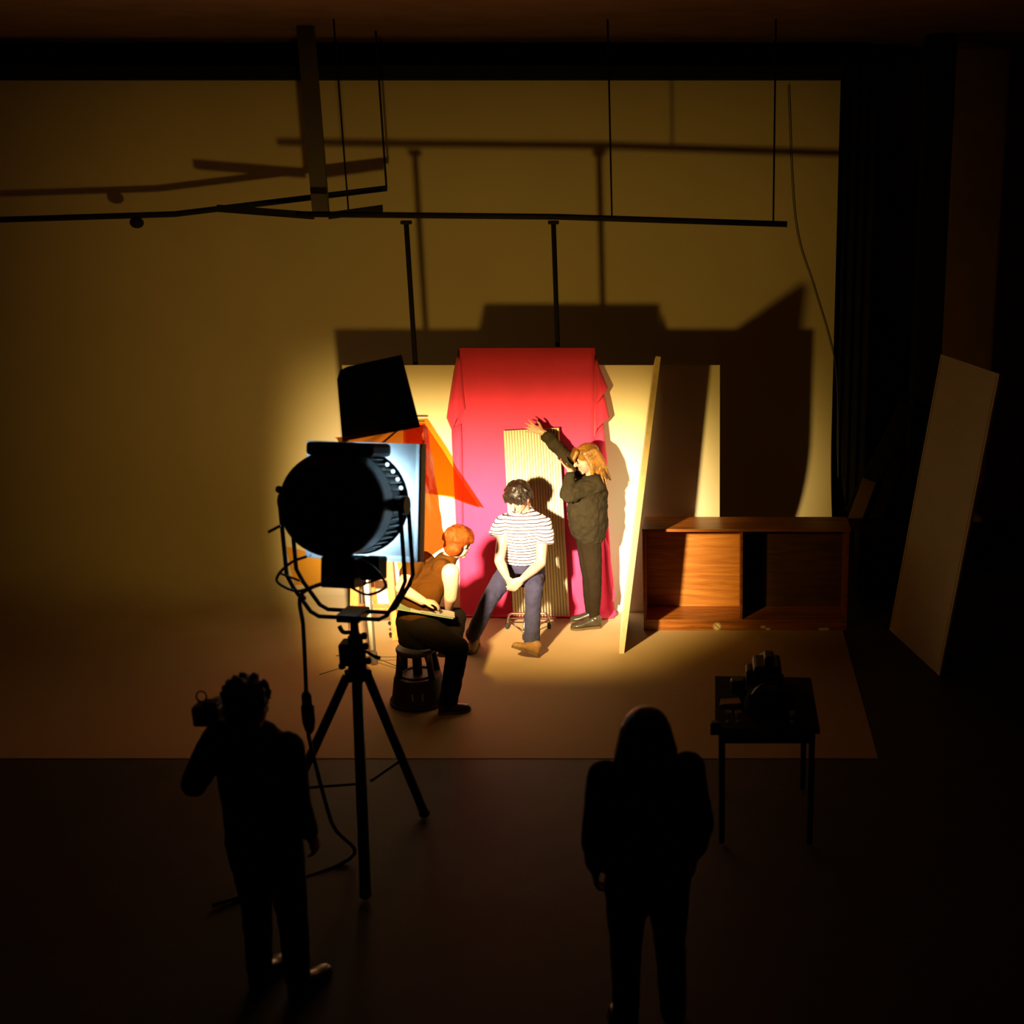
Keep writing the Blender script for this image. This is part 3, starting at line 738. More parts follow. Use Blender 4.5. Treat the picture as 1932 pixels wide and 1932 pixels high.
def hand(b, w, d, n, side, k=1.0, curl=(20, 25, 15), spread=5, thumb=45):
    """wrist, pointing direction, direction the palm faces, thumb side sign"""
    d = V(d).normalized(); n = (V(n) - d * V(n).dot(d)).normalized(); s = d.cross(n) * side
    add_ell(b, w + d * .045 * k, (.038 * k, .052 * k, .015 * k), (s, d, n))
    add_cap(b, w - d * .02 * k, w + d * .02 * k, .024 * k, .024 * k)
    for i, L in enumerate((.072, .080, .074, .058)):
        off = .027 - .018 * i
        ang = R(spread) * (1.5 - i)
        dd = (d * math.cos(ang) + s * math.sin(ang)).normalized()
        p = w + (d * (.085 - .004 * abs(i - 1)) + s * off) * k
        a = 0.0; nn = n
        ax = dd.cross(nn)
        for q, (frac, cu) in enumerate(zip((.46, .3, .24), curl)):
            a += R(cu)
            v = dd * math.cos(a) + nn * math.sin(a)
            p2 = p + v * L * frac * k
            add_cap(b, p, p2, (.0098 - .0007 * q) * k, (.0092 - .0008 * q) * k, 10)
            p = p2
    v = (d * math.cos(R(thumb)) + s * math.sin(R(thumb)) + n * .25).normalized()
    p = w + (d * .022 + s * .026) * k
    p2 = p + v * .040 * k; p3 = p2 + (v + d * .5 + n * .15).normalized() * .034 * k
    add_cap(b, p, p2, .013 * k, .011 * k, 10); add_cap(b, p2, p3, .011 * k, .008 * k, 10)
def shoe(name, heel, toe, m, msole, parent, k=1.0, up=V((0, 0, 1)), high=.06):
    """shoe from heel to toe (both at sole level)"""
    heel, toe = V(heel), V(toe)
    d = (toe - heel).normalized(); s = d.cross(up).normalized(); u = s.cross(d).normalized(); L = (toe - heel).length
    b = bmesh.new()
    secs = []
    for f, wd, hh in ((0.0, .022, .05), (.06, .034, .07), (.25, .038, .085), (.45, .042, .07), (.65, .048, .05), (.82, .047, .042), (.95, .034, .034), (1.0, .018, .024)):
        c = heel + d * L * f + u * (hh / 2 + .012)
        secs.append((c, s * wd * k, u * (hh / 2 + .004)))
    add_loft(b, secs, 18)
    add_ell(b, heel + d * L * .16 + u * .08, (.042, .048, .04), (s, d, u))
    o = organic(name, b, m, parent, .007, 3)
    b = bmesh.new()
    poly = []
    for f, wd in ((0, .02), (.05, .034), (.25, .038), (.45, .04), (.65, .05), (.83, .049), (.95, .035), (1.01, .012)): poly.append(heel + d * L * f + s * wd * k)
    for f, wd in ((1.01, .012), (.95, .035), (.83, .049), (.65, .05), (.45, .04), (.25, .038), (.05, .034), (0, .02)): poly.append(heel + d * L * f - s * wd * k)
    add_slab(b, poly, u * .02)
    obj('sole', b, msole, o)
    return o
X = V((1, 0, 0)); Y = V((0, 1, 0)); Z = V((0, 0, 1))

# ------------------------------------------------------------------ seated man
man = empty('person', at(985, 1190, z=0), 'seated person in striped t-shirt and blue jeans, hands clasped between knees', 'person')
hc = at(979, 938, Y=9.52); hf = V((-.36, -.80, -.46)); hu = V((-.10, -.30, .9))
b = bmesh.new()
r, f, u = head(b, hc, hf, hu, 1.04)
neck = at(988, 975, Y=9.60)
add_chain(b, [(hc - u * .05 - f * .03, .052), (neck, .058), (at(989, 990, Y=9.64), .07)])
shL, shR = at(953, 985, Y=9.60), at(1024, 986, Y=9.63)
hipL, hipR = at(970, 1062, Y=9.76), at(1008, 1062, Y=9.77)
add_loft(b, [(at(989, 1070, Y=9.76), X * .15, Y * .10), (at(989, 1040, Y=9.72), X * .14, Y * .095), (at(988, 1005, Y=9.67), X * .155, Y * .10), (at(988, 985, Y=9.63), X * .15, Y * .09), (at(988, 975, Y=9.62), X * .08, Y * .06)])
elL, wrL = at(942, 1058, Y=9.47), at(956, 1088, Y=9.36)
elR, wrR = at(1021, 1062, Y=9.48), at(986, 1092, Y=9.34)
add_chain(b, [(shL, .055), (shL.lerp(elL, .45), .048), (elL, .041), (elL.lerp(wrL, .4), .042), (wrL, .028)])
add_chain(b, [(shR, .055), (shR.lerp(elR, .45), .048), (elR, .041), (elR.lerp(wrR, .4), .042), (wrR, .028)])
hand(b, wrL, at(964, 1108, Y=9.32) - wrL, V((.75, .5, -.2)), 1, 1.0, (35, 40, 25), 3, 35)
hand(b, wrR, at(969, 1109, Y=9.30) - wrR, V((-.45, .85, -.1)), -1, 1.0, (22, 28, 15), 4, 30)
knL, anL = at(925, 1128, Y=9.44), at(890, 1203, Y=9.43)
knR, anR = at(1007, 1112, Y=9.36), at(1003, 1214, Y=9.28)
add_chain(b, [(hipL, .08), (knL, .055), (anL, .04)]); add_chain(b, [(hipR, .08), (knR, .055), (anR, .04)])
organic('body', b, MT['skin'], man, .0075, 3)
features(hc, r, f, u, man, 1.04)
# hair
b = bmesh.new()
add_ell(b, hc + u * .052 - f * .022, (.090, .104, .082), (r, f, u))
add_ell(b, hc + u * .075 + f * .035, (.078, .062, .045), (r, f, u))
for k in range(64):
    a = random.uniform(0, 2 * math.pi); e = random.uniform(.05, 1.1)
    dv = r * math.cos(a) * math.cos(e) + f * math.sin(a) * math.cos(e) + u * math.sin(e)
    p = hc + u * .048 - f * .015 + V(dv) * .088
    q = p + (V(dv) * .02 - u * .03 + r * random.uniform(-.02, .02) + f * random.uniform(-.01, .02))
    add_cap(b, p, q, .015, .008, 8)
for k in range(9):          # fringe over the brow
    s = -.07 + .14 * k / 8
    p = hc + r * s + f * .078 + u * .07; q = hc + r * (s * 1.05 - .008) + f * .098 + u * (.022 + .008 * math.sin(k * 2.1))
    add_cap(b, p, q, .018, .009, 8)
for s in (-1, 1):
    add_cap(b, hc + r * s * .078 + f * .015 + u * .05, hc + r * s * .078 + f * .03 - u * .005, .018, .009, 8)
    add_cap(b, hc + r * s * .072 - f * .05 + u * .03, hc + r * s * .06 - f * .075 - u * .05, .03, .02, 8)
organic('hair', b, MT['hairdark'], man, .007, 2)
# t-shirt
b = bmesh.new()
add_loft(b, [(at(986, 1060, Y=9.67), X * .150, Y * .118), (at(985, 1045, Y=9.67), X * .153, Y * .125), (at(986, 1020, Y=9.62), X * .158, Y * .13), (at(987, 998, Y=9.61), X * .172, Y * .125), (at(988, 984, Y=9.60), X * .176, Y * .108), (at(989, 973, Y=9.60), X * .150, Y * .085), (at(989, 965, Y=9.60), X * .098, Y * .068), (at(989, 961, Y=9.60), X * .066, Y * .060)], 28)
def sleeve(b, secs):
    pts = [V(p) for p, _ in secs]
    out = []
    for i, (p, rr) in enumerate(secs):
        d = (pts[min(i + 1, len(pts) - 1)] - pts[max(i - 1, 0)]).normalized()
        x, y, z = frame(d, V((0, 1, 0)))
        out.append((p, x * rr, z * rr))
    add_loft(b, out, 18)
sleeve(b, [(at(962, 977, Y=9.61), .050), (at(950, 985, Y=9.60), .066), (at(941, 998, Y=9.56), .064), (at(936, 1011, Y=9.52), .066)])
sleeve(b, [(at(1014, 977, Y=9.63), .050), (at(1025, 986, Y=9.62), .068), (at(1030, 1006, Y=9.56), .066), (at(1030, 1026, Y=9.52), .070)])
organic('t_shirt', b, MT['tee'], man, .008, 3, wrinkle=.014, wsize=.05)
b = tube([at(989, 964, Y=9.60) + V((.066 * math.cos(a), .062 * math.sin(a), .010 * math.sin(a) + .002)) for a in [2 * math.pi * k / 28 for k in range(28)]], .0085, 8, True)
obj('collar', b, MT['navy'], man, True)
# jeans
b = bmesh.new()
add_loft(b, [(at(989, 1050, Y=9.72), X * .15, Y * .11), (at(989, 1062, Y=9.71), X * .165, Y * .13), (at(989, 1074, Y=9.71), X * .165, Y * .13)])
add_chain(b, [(hipL, .094), (hipL.lerp(knL, .5), .085), (knL, .070), (knL.lerp(anL, .4), .066), (knL.lerp(anL, .92), .062)])
add_chain(b, [(hipR, .094), (hipR.lerp(knR, .5), .088), (knR, .074), (knR.lerp(anR, .4), .064), (knR.lerp(anR, .98), .066)])
organic('jeans', b, MT['jeans'], man, .009, 4, wrinkle=.014, wsize=.05)
hl = V((anL.x + .02, anL.y + .09, .0)); shoe('shoe', hl, at(886, 1236, z=.0), MT['suede'], MT['sole'], man)
hh = at(1013, 1238, z=.02); shoe('shoe', hh, at(966, 1222, Y=hh.y - .10), MT['suede'], MT['sole'], man, up=V((.25, .35, .9)))

# stool under him
sc_ = at(995, 1170, Y=9.80); sx2, sy2 = sc_.x, 9.80
t = empty('metal_stool', (sx2, sy2, 0), 'low stool with bent chrome tube legs and black rubber feet under the seated man', 'stool')
obj('seat', lathe([(.15, .455), (.165, .46), (.165, .50), (.15, .508)], (sx2, sy2, 0), n=28), MT['darkcloth'], t, bevel=.004)
obj('column', tube([(sx2, sy2, .10), (sx2, sy2, .456)], .014, 10), MT['chrome'], t, True)
fl, fr_, ff = at(957, 1182, z=.02), at(1036, 1182, z=.02), at(989, 1203, z=.02)
lu, ru = at(958, 1163, Y=fl.y), at(1036, 1163, Y=fr_.y)
arch = [fl, lu - Z * .02, lu + V((.01, 0, .012)), lu + V((.035, 0, .026)), ru + V((-.035, 0, .026)), ru + V((-.01, 0, .012)), ru - Z * .02, fr_]
obj('rear_leg_tube', tube(arch, .0095, 10), MT['chrome'], t, True)
obj('cross_bar', tube([lu - Z * .02, ru - Z * .02], .008, 8), MT['chrome'], t, True)
for p in (lu, ru):
    obj('diagonal_strut', tube([p - Z * .03, ff + Z * .05], .007, 8), MT['chrome'], t, True)
obj('front_leg', tube([ff, ff + V((0, .02, .10)), V((sx2, sy2 - .03, .22)), V((sx2, sy2, .40))], .0095, 8), MT['chrome'], t, True)
for p in (fl, fr_, ff):
    obj('rubber_foot', lathe([(.014, -.018), (.017, 0), (.014, .03)], p, n=12), MT['rubber'], t)

# ------------------------------------------------------------------ standing woman
wm = empty('person', at(1112, 1180, z=0), 'standing person with long fair hair in dark olive jumper, one arm stretched out', 'person')
hc = at(1106, 866, Y=9.92); hf = V((-.93, -.22, -.28)); hu = V((-.25, .0, .95))
b = bmesh.new()
r, f, u = head(b, hc, hf, hu, 1.0)
nk = at(1117, 897, Y=9.95)
add_chain(b, [(hc - u * .05 - f * .03, .048), (nk, .055)])
shN, shF = at(1122, 912, Y=9.84), at(1108, 900, Y=10.06)
hipN, hipF = at(1113, 1018, Y=9.90), at(1108, 1016, Y=10.05)
add_loft(b, [(at(1114, 1020, Y=9.96), X * .08, Y * .11), (at(1113, 990, Y=9.96), X * .095, Y * .13), (at(1114, 950, Y=9.95), X * .10, Y * .14), (at(1115, 912, Y=9.95), X * .085, Y * .14), (at(1116, 900, Y=9.95), X * .06, Y * .08)])
elN, wrN = at(1072, 936, Y=9.72), at(1076, 889, Y=9.76)
add_chain(b, [(shN, .05), (elN, .04), (wrN, .027)])
hand(b, wrN, at(1055, 867, Y=9.80) - wrN, V((.6, .1, .75)), 1, .82, (6, 8, 6), 2, 15)
elF, wrF = at(1063, 856, Y=10.02), at(1024, 815, Y=9.96)
add_chain(b, [(shF, .05), (elF, .04), (wrF, .027)])
hand(b, wrF, at(994, 803, Y=9.94) - wrF, V((-.15, .9, -.4)), -1, .98, (6, 10, 8), 15, 50)
anN, anF = at(1121, 1164, Y=9.93), at(1114, 1158, Y=10.07)
knN, knF = at(1122, 1095, Y=9.89), at(1112, 1092, Y=10.06)
add_chain(b, [(hipN, .07), (knN, .045), (anN, .034)]); add_chain(b, [(hipF, .07), (knF, .045), (anF, .034)])
organic('body', b, MT['skin2'], wm, .0075, 3)
features(hc, r, f, u, wm)
b = bmesh.new()
add_ell(b, hc + u * .048 - f * .022, (.088, .104, .082), (r, f, u))
for s in (-1, 1):
    for k in range(7):
        g = k / 6
        p = hc + r * s * .070 + f * (.000 - .085 * g) + u * .06
        q = hc + r * s * (.084 - .02 * g) + f * (-.022 - .085 * g) - u * .06
        e = hc + r * s * (.080 - .02 * g) + f * (.012 - .11 * g + .02 * math.sin(k * 2.2)) - u * (.15 + .02 * math.sin(k * 3) + .04 * g)
        add_chain(b, [(p, .026), (q, .020), (e, .008)])
for k in range(9):
    s = -.07 + .14 * k / 8
    add_chain(b, [(hc + r * s + f * .06 + u * .09, .022), (hc + r * s * 1.05 + f * .098 + u * .05, .016), (hc + r * s * 1.08 + f * .100 + u * (.018 + .006 * math.sin(k * 2)), .008)])
for k in range(8):
    s = -.06 + .12 * k / 7
    add_chain(b, [(hc + r * s - f * .09 + u * .03, .035), (hc + r * s - f * .115 - u * .07, .028), (hc + r * s * .9 - f * (.125 + .012 * math.sin(k * 2.3)) - u * (.19 + .03 * math.sin(k * 1.7)), .012)])
add_chain(b, [(hc - f * .105 - u * .02 - r * .02 * 0, .022), (at(1139, 893, Y=9.84), .013), (at(1145, 916, Y=9.79), .006)])
add_chain(b, [(hc - f * .10 - u * .04, .02), (at(1136, 900, Y=9.80), .010), (at(1140, 912, Y=9.77), .004)])
organic('hair', b, MT['hairblond'], wm, .007, 2)
# jumper
b = bmesh.new()
add_loft(b, [(at(1115, 1026, Y=9.95), X * .075, Y * .10), (at(1113, 1016, Y=9.95), X * .125, Y * .155), (at(1110, 990, Y=9.94), X * .165, Y * .185), (at(1108, 960, Y=9.93), X * .168, Y * .185), (at(1110, 930, Y=9.93), X * .160, Y * .18), (at(1113, 908, Y=9.94), X * .125, Y * .17), (at(1116, 896, Y=9.95), X * .065, Y * .08)], 26)
add_chain(b, [(shN + V((.015, 0, .0)), .082), (elN.lerp(shN, .4), .078), (elN + V((.0, 0, .01)), .068), (wrN + (elN - wrN) * .22, .048)])
add_chain(b, [(shF, .075), (elF.lerp(shF, .4), .066), (elF, .058), (wrF + (elF - wrF) * .18, .050)])
organic('jumper', b, MT['olive'], wm, .0095, 3, wrinkle=.032, wsize=.055)
b = bmesh.new()
add_chain(b, [(hipN, .098), (hipN.lerp(knN, .5), .082), (knN, .062), (knN.lerp(anN, .35), .060), (anN, .044)])
add_chain(b, [(hipF, .098), (hipF.lerp(knF, .5), .082), (knF, .062), (knF.lerp(anF, .35), .060), (anF, .044)])
organic('trousers', b, MT['legging'], wm, .009, 4, wrinkle=.008, wsize=.05)
shoe('shoe', V((anN.x + .06, anN.y - .01, 0)), V((anN.x - .195, anN.y - .06, 0)), MT['leather'], MT['sole'], wm)
shoe('shoe', V((anF.x + .06, anF.y - .01, 0)), V((anF.x - .18, anF.y - .03, 0)), MT['leather'], MT['sole'], wm)

# ------------------------------------------------------------------ kick stool and the crouched woman
kc = at(792, 1322, z=0)
t = empty('kick_stool', kc, 'dark round kick step stool under the person with the clipboard', 'stool')
obj('base_skirt', lathe([(.205, .012), (.207, .03), (.196, .045), (.172, .20), (.166, .212), (.12, .212), (.118, .20)], kc, n=40, close=False), MT['stool'], t, True)
obj('rubber_rim', lathe([(.200, .0), (.213, .004), (.213, .026), (.204, .03)], kc, n=40), MT['rubber'], t)
obj('step_tread', lathe([(.166, .205), (.166, .216), (.06, .216)], kc, n=40), MT['rubber'], t)
obj('tread_ring', tube([kc + V((.118 * math.cos(a), .118 * math.sin(a), .22)) for a in [2 * math.pi * k / 36 for k in range(36)]], .007, 6, True), MT['stool'], t)
for a in (35, 145, 215, 325):
    d = V((math.cos(R(a)), math.sin(R(a)), 0))
    obj('upright', tube([kc + d * .148 + Z * .205, kc + d * .132 + Z * .33, kc + d * .118 + Z * .40], [.026, .024, .03], 8), MT['stool'], t, True)
obj('centre_post', tube([kc + Z * .2, kc + Z * .40], .034, 14), MT['rubber'], t, True)
obj('top_step', lathe([(.125, .385), (.142, .395), (.146, .42), (.14, .43)], kc, n=36), MT['stool'], t)
for px, py, rot in ((778, 1308, .9), (797, 1303, .7)):
    p = at(px, py, Y=kc.y - .185)
    d = (p - kc); d.z = 0; d.normalize(); p = kc + d * .188 + Z * .10
    tx = V((-d.y, d.x, 0))
    obj('tape_strip', box(p, (.010, .006, .06), (tx, d, Z)), MT['tape'], t)

cw = empty('person', (kc.x + .1, kc.y - .15, 0), 'person with copper hair seated on kick stool, back turned, papers on lap', 'person')
hc = at(866, 1024, Y=8.70); hf = V((.52, .80, -.32)); hu = V((.12, .25, .95))
b = bmesh.new()
r, f, u = head(b, hc, hf, hu, .98)
nk = at(848, 1052, Y=8.70)
add_chain(b, [(hc - u * .05 - f * .03, .048), (nk, .06)])
sN, sF = at(850, 1080, Y=8.50), at(782, 1064, Y=8.62)
pel = at(790, 1190, Y=8.42)
tax = V((.62, -.72, 0)).normalized(); tay = V((.72, .62, 0)).normalized()
add_loft(b, [(pel, tax * .15, tay * .11), (at(797, 1150, Y=8.45), tax * .13, tay * .10), (at(810, 1105, Y=8.55), tax * .145, tay * .10), (at(828, 1075, Y=8.64), tax * .14, tay * .09), (at(842, 1056, Y=8.68), tax * .07, tay * .06)])
eN, wN = at(850, 1126, Y=8.50), at(846, 1150, Y=8.62)
add_chain(b, [(sN, .066), (sN.lerp(eN, .5), .060), (eN, .048), (wN, .03)])
hand(b, wN, V((.2, .9, -.25)), V((-.6, .2, -.7)), 1, .92, (30, 35, 20), 3, 35)
eF, wF = at(757, 1110, Y=8.36), at(797, 1134, Y=8.26)
add_chain(b, [(sF, .055), (eF, .045), (wF, .032)])
hand(b, wF, V((.9, .25, -.2)), V((.1, .2, -1)), -1, .92, (25, 30, 20), 3, 35)
hN, kN, aN = at(796, 1186, Y=8.34), at(864, 1222, Y=8.22), at(846, 1326, Y=8.22)
hF, kF, aF = at(776, 1172, Y=8.46), at(862, 1164, Y=8.66), at(856, 1212, Y=8.36)
add_chain(b, [(hN, .09), (kN, .055), (aN, .04)]); add_chain(b, [(hF, .09), (kF, .055), (aF, .04)])
organic('body', b, MT['skin2'], cw, .0075, 3)
features(hc, r, f, u, cw, .98)
b = bmesh.new()
add_ell(b, hc + u * .035 - f * .022, (.094, .108, .098), (r, f, u))
add_ell(b, hc - f * .055 - u * .03, (.080, .062, .075), (r, f, u))
for k in range(12):         # locks combed from the brow back to the bun
    a = R(-100 + 200 * k / 11)
    s0 = r * math.sin(a) * .075 + u * (math.cos(a) * .07 + .035)
    add_chain(b, [(hc + s0 + f * .05, .020), (hc + s0 * 1.12 - f * .03, .022), (hc + s0 * .75 - f * .105, .016)])
bun = hc - f * .085 + u * .055
for k in range(3):
    rr = .046 - .014 * k
    add_tube(b, [bun - f * (.012 + .014 * k) + (r * math.cos(q) + u * math.sin(q)) * rr for q in [2 * math.pi * j / 16 for j in range(16)]], .015, 8, True)
organic('hair', b, MT['hairred'], cw, .0065, 3)
p = at(852, 1034, Y=8.66)
obj('hair_clip', box(p, (.075, .02, .03), (V((.8, -.3, -.45)).normalized(), V((.3, .9, .0)).normalized(), V((.45, -.1, .8)).normalized())), MT['steel'], cw, bevel=.006)
b = bmesh.new()
add_loft(b, [(at(785, 1165, Y=8.44), tax * .165, tay * .13), (at(788, 1150, Y=8.44), tax * .165, tay * .13), (at(793, 1130, Y=8.47), tax * .18, tay * .14), (at(804, 1095, Y=8.56), tax * .19, tay * .14), (at(826, 1070, Y=8.64), tax * .155, tay * .105), (at(842, 1052, Y=8.68), tax * .09, tay * .08), (at(846, 1044, Y=8.68), tax * .07, tay * .065)], 26)
add_chain(b, [(sN + V((-.075, .06, .015)), .070), (sN + V((-.05, .04, .0)), .062)])
add_chain(b, [(sF, .078), (sF.lerp(eF, .45), .07)])
add_chain(b, [(at(800, 1060, Y=8.76), .08), (at(775, 1085, Y=8.70), .08), (at(770, 1110, Y=8.62), .07)])
organic('t_shirt', b, MT['browntee'], cw, .009, 5, wrinkle=.016, wsize=.07)
b = bmesh.new()
add_loft(b, [(at(790, 1212, Y=8.40), tax * .17, tay * .14), (pel, tax * .185, tay * .15), (at(788, 1160, Y=8.42), tax * .18, tay * .14)])
add_chain(b, [(hN, .112), (hN.lerp(kN, .5), .10), (kN, .080), (kN.lerp(aN, .4), .075), (kN.lerp(aN, .95), .068)])
add_chain(b, [(hF, .112), (hF.lerp(kF, .5), .098), (kF, .072), (kF.lerp(aF, .5), .068), (aF, .06)])
organic('trousers', b, MT['trousers'], cw, .0095, 4, wrinkle=.012, wsize=.06)
shoe('shoe', V((aN.x - .07, aN.y - .03, 0)), V((aN.x + .15, aN.y + .04, 0)), MT['leather'], MT['sole'], cw)
aF2 = aF + V((0, 0, 0)); shoe('shoe', aF + V((-.03, .05, -.09)), aF + V((-.05, -.16, -.05)), MT['leather'], MT['sole'], cw)
obj('trouser_badge', box(at(815, 1158, Y=8.33), (.012, .004, .03), (V((.9, 0, .3)), Y, V((-.3, 0, .9)))), MT['tape'], cw)
# clipboard and papers on her lap
ca, cb_ = at(742, 1147, Y=8.24), at(855, 1166, Y=8.32)
dx = (cb_ - ca).normalized(); dy = V((-.1, .95, -.12)).normalized(); dy = (dy - dx * dy.dot(dx)).normalized(); dz = dx.cross(dy)
t = empty('clipboard', (ca + cb_) / 2, 'pale clipboard with white papers lying across the seated person\'s lap', 'clipboard')
cc = (ca + cb_) / 2 + dy * .08
obj('board', box(cc, ((cb_ - ca).length, .20, .006), (dx, dy, dz)), MT['papergreen'], t)
obj('paper_sheet', box(cc + dz * .005 + dx * .06, (.30, .17, .004), (dx, dy, dz)), MT['paper'], t)
obj('paper_sheet', box(cc + dz * .009 + dx * .10 - dy * .02, (.24, .15, .003), (dx, dy, dz)), MT['paper'], t)
obj('clip', box(cc - dx * ((cb_ - ca).length / 2 - .02) + dz * .01, (.03, .08, .012), (dx, dy, dz)), MT['steel'], t, bevel=.003)

# ------------------------------------------------------------------ table with equipment at lower right
TZ = .75
ta, tb_, tc_, td_ = at(1349, 1275, z=TZ), at(1530, 1278, z=TZ), at(1547, 1376, z=TZ), at(1349, 1375, z=TZ)
t = empty('equipment_table', ((ta.x + tb_.x) / 2, (ta.y + td_.y) / 2, 0), 'small dark table crowded with equipment at lower right', 'table')
obj('table_top', slab([ta, tb_, tc_, td_], (0, 0, -.03)), MT['blackrough'], t, bevel=.003)
for p in (ta + V((.04, -.04, 0)), tb_ + V((-.04, -.04, 0)), tc_ + V((-.04, .04, 0)), td_ + V((.04, .04, 0))):
    obj('leg', tube([V((p.x, p.y, .01)), V((p.x, p.y, TZ - .03))], .018, 8), MT['blackrough'], t)
obj('apron', box(((td_.x + tc_.x) / 2, td_.y + .03, TZ - .065), (tc_.x - td_.x - .08, .02, .07)), MT['blackrough'], t)
c = at(1446, 1290, z=TZ)
t = empty('movie_camera', c, 'black movie camera with top viewfinder hump standing on the dark table', 'camera')
obj('camera_body', box(c + V((0, -.02, .085)), (.17, .22, .15)), MT['black'], t, bevel=.02)
obj('viewfinder', box(c + V((.012, -.02, .18)), (.06, .12, .05)), MT['black'], t, bevel=.012)
obj('lens_barrel', tube([c + V((0, .08, .09)), c + V((0, .19, .09))], .045, 18), MT['black'], t, True)
obj('side_grip', box(c + V((-.105, -.02, .07)), (.045, .12, .10)), MT['black'], t, bevel=.012)
obj('battery', box(c + V((.05, -.16, .07)), (.09, .06, .11)), MT['rubber'], t, bevel=.006)
c = at(1452, 1345, z=TZ)
t = empty('equipment_bag', c, 'black soft equipment bag in the middle of the dark table', 'bag')
bmm = bmesh.new()
add_loft(bmm, [(c + V((0, 0, .01)), X * .14, Y * .10), (c + V((0, 0, .06)), X * .15, Y * .11), (c + V((0, 0, .13)), X * .13, Y * .085), (c + V((0, 0, .15)), X * .09, Y * .05)])
organic('bag_body', bmm, MT['darkcloth'], t, .012, 4, wrinkle=.015, wsize=.06)
obj('bag_strap', tube(smoothpath([c + V((-.12, -.03, .1)), c + V((-.05, -.04, .19)), c + V((.05, -.04, .19)), c + V((.12, -.03, .1))]), .009, 6), MT['black'], t)
c = at(1376, 1328, z=TZ)
t = empty('paper_stack', c, 'small brown stack of papers at the left of the dark table', 'papers')
for k in range(3):
    a = .12 * k - .1
    obj('paper_sheet', box(c + V((.004 * k, 0, .004 + .006 * k)), (.11, .075, .005), (V((math.cos(a), math.sin(a), 0)), V((-math.sin(a), math.cos(a), 0)), Z)), MT['boardedge'], t)
for k, px in enumerate((1374, 1393, 1494)):
    c = at(px, 1362, z=TZ)
    lab = ('small pale goblet at the front left of the dark table, nearest the corner', 'small pale goblet at the front left of the dark table, beside the bag', 'small pale goblet standing alone at the front right of the dark table')[k]
    t = empty('goblet', c, lab, 'cup', 'goblets on the table')
    obj('cup', lathe([(.006, .03), (.014, .038), (.019, .065), (.017, .065), (.011, .042)], c, n=16), MT['pale'], t, True)
    obj('stem', lathe([(.016, .001), (.014, .004), (.004, .008), (.004, .032)], c, n=14), MT['pale'], t)
c = at(1392, 1303, z=TZ)
tag(obj('lens_case', lathe([(.04, .001), (.045, .01), (.045, .07), (.038, .08)], c, n=20), MT['black'], None), 'short black cylindrical case left of the movie camera', 'case')
c = at(1350, 1366, z=TZ)
tag(obj('table_clamp', box(c + V((-.004, -.006, -.02)), (.05, .045, .075)), MT['black'], None, bevel=.006), 'black clamp gripping the front left corner of the dark table', 'clamp')

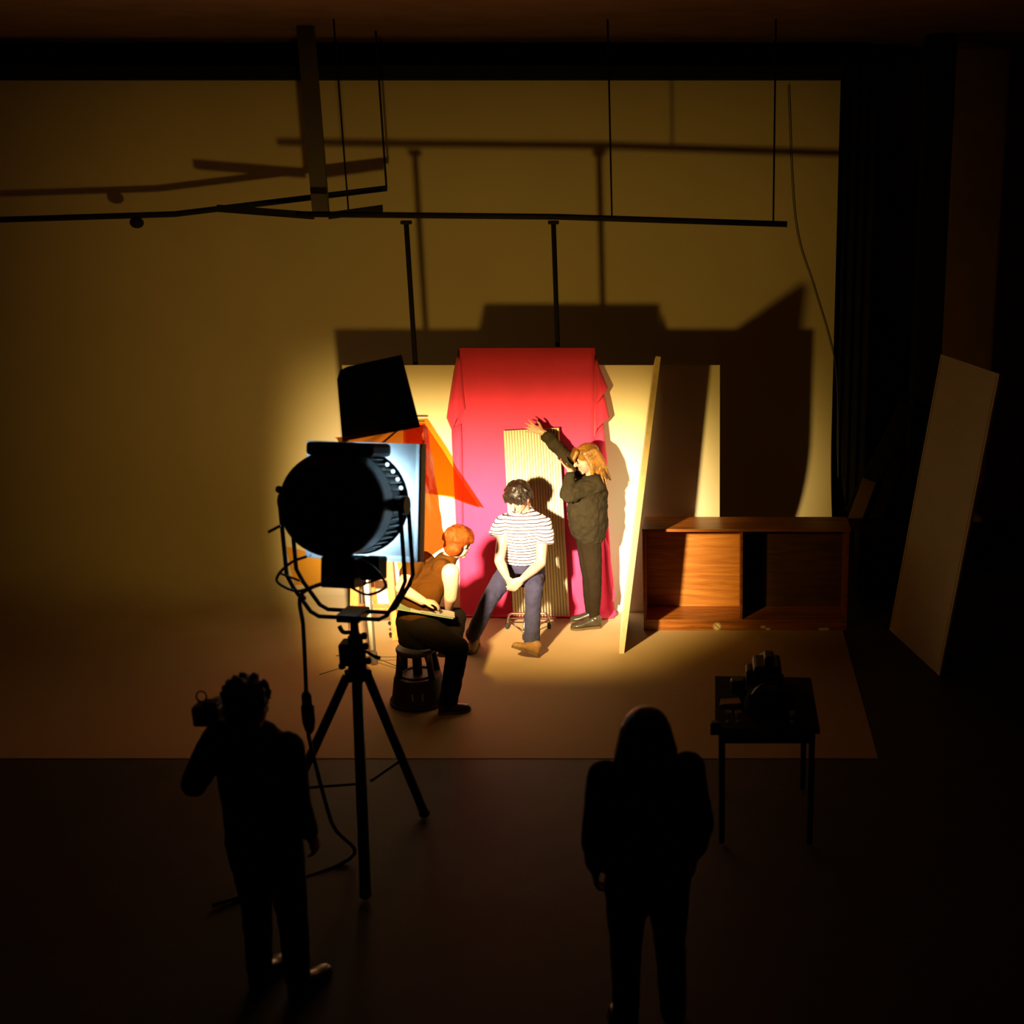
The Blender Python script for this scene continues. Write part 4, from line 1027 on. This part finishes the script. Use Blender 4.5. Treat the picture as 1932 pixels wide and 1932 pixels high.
# ------------------------------------------------------------------ two onlookers in the dark foreground
def onlooker(x, y, h, label, hairlong, fwd=V((0, 1, 0)), lift=None):
    p = empty('person', (x, y, 0), label, 'person')
    b = bmesh.new()
    hc = V((x, y, h - .125)); fwd = V(fwd).normalized(); rt = fwd.cross(Z)
    r, f, u = head(b, hc, fwd + V((0, 0, -.1)), Z, 1.0)
    add_chain(b, [(hc - Z * .06 - f * .02, .05), (V((x, y, h - .30)), .062)])
    S = h / 1.7
    add_loft(b, [(V((x, y, .86 * S)), rt * .16, fwd * .11), (V((x, y, 1.05 * S)), rt * .14, fwd * .10), (V((x, y, 1.28 * S)), rt * .17, fwd * .11), (V((x, y, 1.40 * S)), rt * .15, fwd * .085), (V((x, y, 1.46 * S)), rt * .06, fwd * .05)])
    for s in (-1, 1):
        sh = V((x, y, 1.38 * S)) + rt * s * .18
        if lift and s == lift[0]:
            el, wr = V(lift[1]), V(lift[2]); hd = V(lift[3])
        else:
            el = V((x, y, 1.10 * S)) + rt * s * .23 - fwd * .03; wr = V((x, y, .88 * S)) + rt * s * .22 + fwd * .06; hd = V((0, 0, -1)) + fwd * .3
        add_chain(b, [(sh, .055), (el, .042), (wr, .028)])
        hand(b, wr, hd, (fwd - Z * .1) if lift and s == lift[0] else -rt * s, s, .95, (30, 30, 20), 4, 30)
        hp = V((x, y, .86 * S)) + rt * s * .09
        kn = V((x, y, .47 * S)) + rt * s * .10 + fwd * .02; an = V((x, y, .08)) + rt * s * .11
        add_chain(b, [(hp, .09), (kn, .058), (an, .04)])
        if s == 1 or True: pass
    organic('body', b, MT['skin'], p, .009, 3)
    features(hc, r, f, u, p)
    b = bmesh.new()
    add_loft(b, [(V((x, y, .80 * S)), rt * .19, fwd * .14), (V((x, y, 1.05 * S)), rt * .18, fwd * .135), (V((x, y, 1.28 * S)), rt * .20, fwd * .14), (V((x, y, 1.39 * S)), rt * .19, fwd * .11), (V((x, y, 1.47 * S)), rt * .09, fwd * .08)])
    for s in (-1, 1):
        sh = V((x, y, 1.38 * S)) + rt * s * .18
        if lift and s == lift[0]: el, wr = V(lift[1]), V(lift[2])
        else: el = V((x, y, 1.10 * S)) + rt * s * .23 - fwd * .03; wr = V((x, y, .88 * S)) + rt * s * .22 + fwd * .06
        add_chain(b, [(sh, .078), (el, .062), (el.lerp(wr, .8), .045)])
    organic('jacket', b, MT['darkcloth'], p, .011, 4, wrinkle=.015)
    b = bmesh.new()
    for s in (-1, 1):
        hp = V((x, y, .84 * S)) + rt * s * .09; kn = V((x, y, .47 * S)) + rt * s * .10 + fwd * .02; an = V((x, y, .09)) + rt * s * .11
        add_chain(b, [(hp, .105), (kn, .072), (an, .06)])
    organic('trousers', b, MT['darkcloth'], p, .011, 4, wrinkle=.01)
    for s in (-1, 1):
        shoe('shoe', V((x, y, 0)) + rt * s * .11 - fwd * .06, V((x, y, 0)) + rt * s * .13 + fwd * .20, MT['leather'], MT['rubber'], p)
    b = bmesh.new()
    add_ell(b, hc + u * .045 - f * .02, (.098, .108, .088), (r, f, u))
    add_ell(b, hc - f * .05 - u * .01, (.085, .07, .09), (r, f, u))
    if hairlong:
        for k in range(11):
            a = R(-105 + 210 * k / 10)
            dv = -f * math.cos(a) + r * math.sin(a)
            add_chain(b, [(hc + u * .03 + dv * .07, .04), (hc - u * .08 + dv * .10, .036), (hc - u * .24 + dv * (.125 + .01 * math.sin(k * 2)), .024)])
    else:
        for k in range(30):
            a = random.uniform(0, 2 * math.pi); e = random.uniform(0, 1.2)
            dv = r * math.cos(a) * math.cos(e) + f * math.sin(a) * math.cos(e) + u * math.sin(e)
            if dv.dot(f) > .6 and e < .4: continue
            q = hc + u * .04 - f * .02 + dv * .095
            add_cap(b, q, q + dv * .008 + u * .01, .018, .012, 8)
    organic('hair', b, MT['hairdark'], p, .008, 2)
    return p
q = at(465, 1283, Y=5.10)
onlooker(q.x, q.y, q.z, 'dark silhouetted person with short hair holding up a camera at lower left', False, V((.35, 1, 0)),
         (-1, (q.x - .30, q.y + .02, q.z - .52), (q.x - .24, q.y + .16, q.z - .30), (.05, .3, .9)))
cq = at(393, 1345, Y=5.26)
t = empty('handheld_camera', cq - V((0, 0, .06)), 'dark handheld camera with a ring on top, raised by the person at lower left', 'camera')
obj('camera_body', box(cq + V((0, 0, -.005)), (.125, .09, .10)), MT['black'], t, bevel=.014)
obj('top_plate', box(cq + V((.02, 0, .05)), (.07, .06, .02)), MT['black'], t, bevel=.006)
obj('lens_barrel', tube([cq + V((0, .04, -.01)), cq + V((0, .13, -.01))], .036, 16), MT['black'], t, True)
rc = at(380, 1314, Y=5.26)
obj('top_ring', tube([rc + V((.022 * math.cos(a), .004 * math.cos(a), .026 * math.sin(a))) for a in [2 * math.pi * k / 24 for k in range(24)]], .004, 6, True), MT['black'], t, True)
q = at(1217, 1336, Y=4.80)
onlooker(q.x, q.y, q.z, 'dark silhouetted person with long hair at lower centre right, watching', True, V((-.25, 1, 0)))
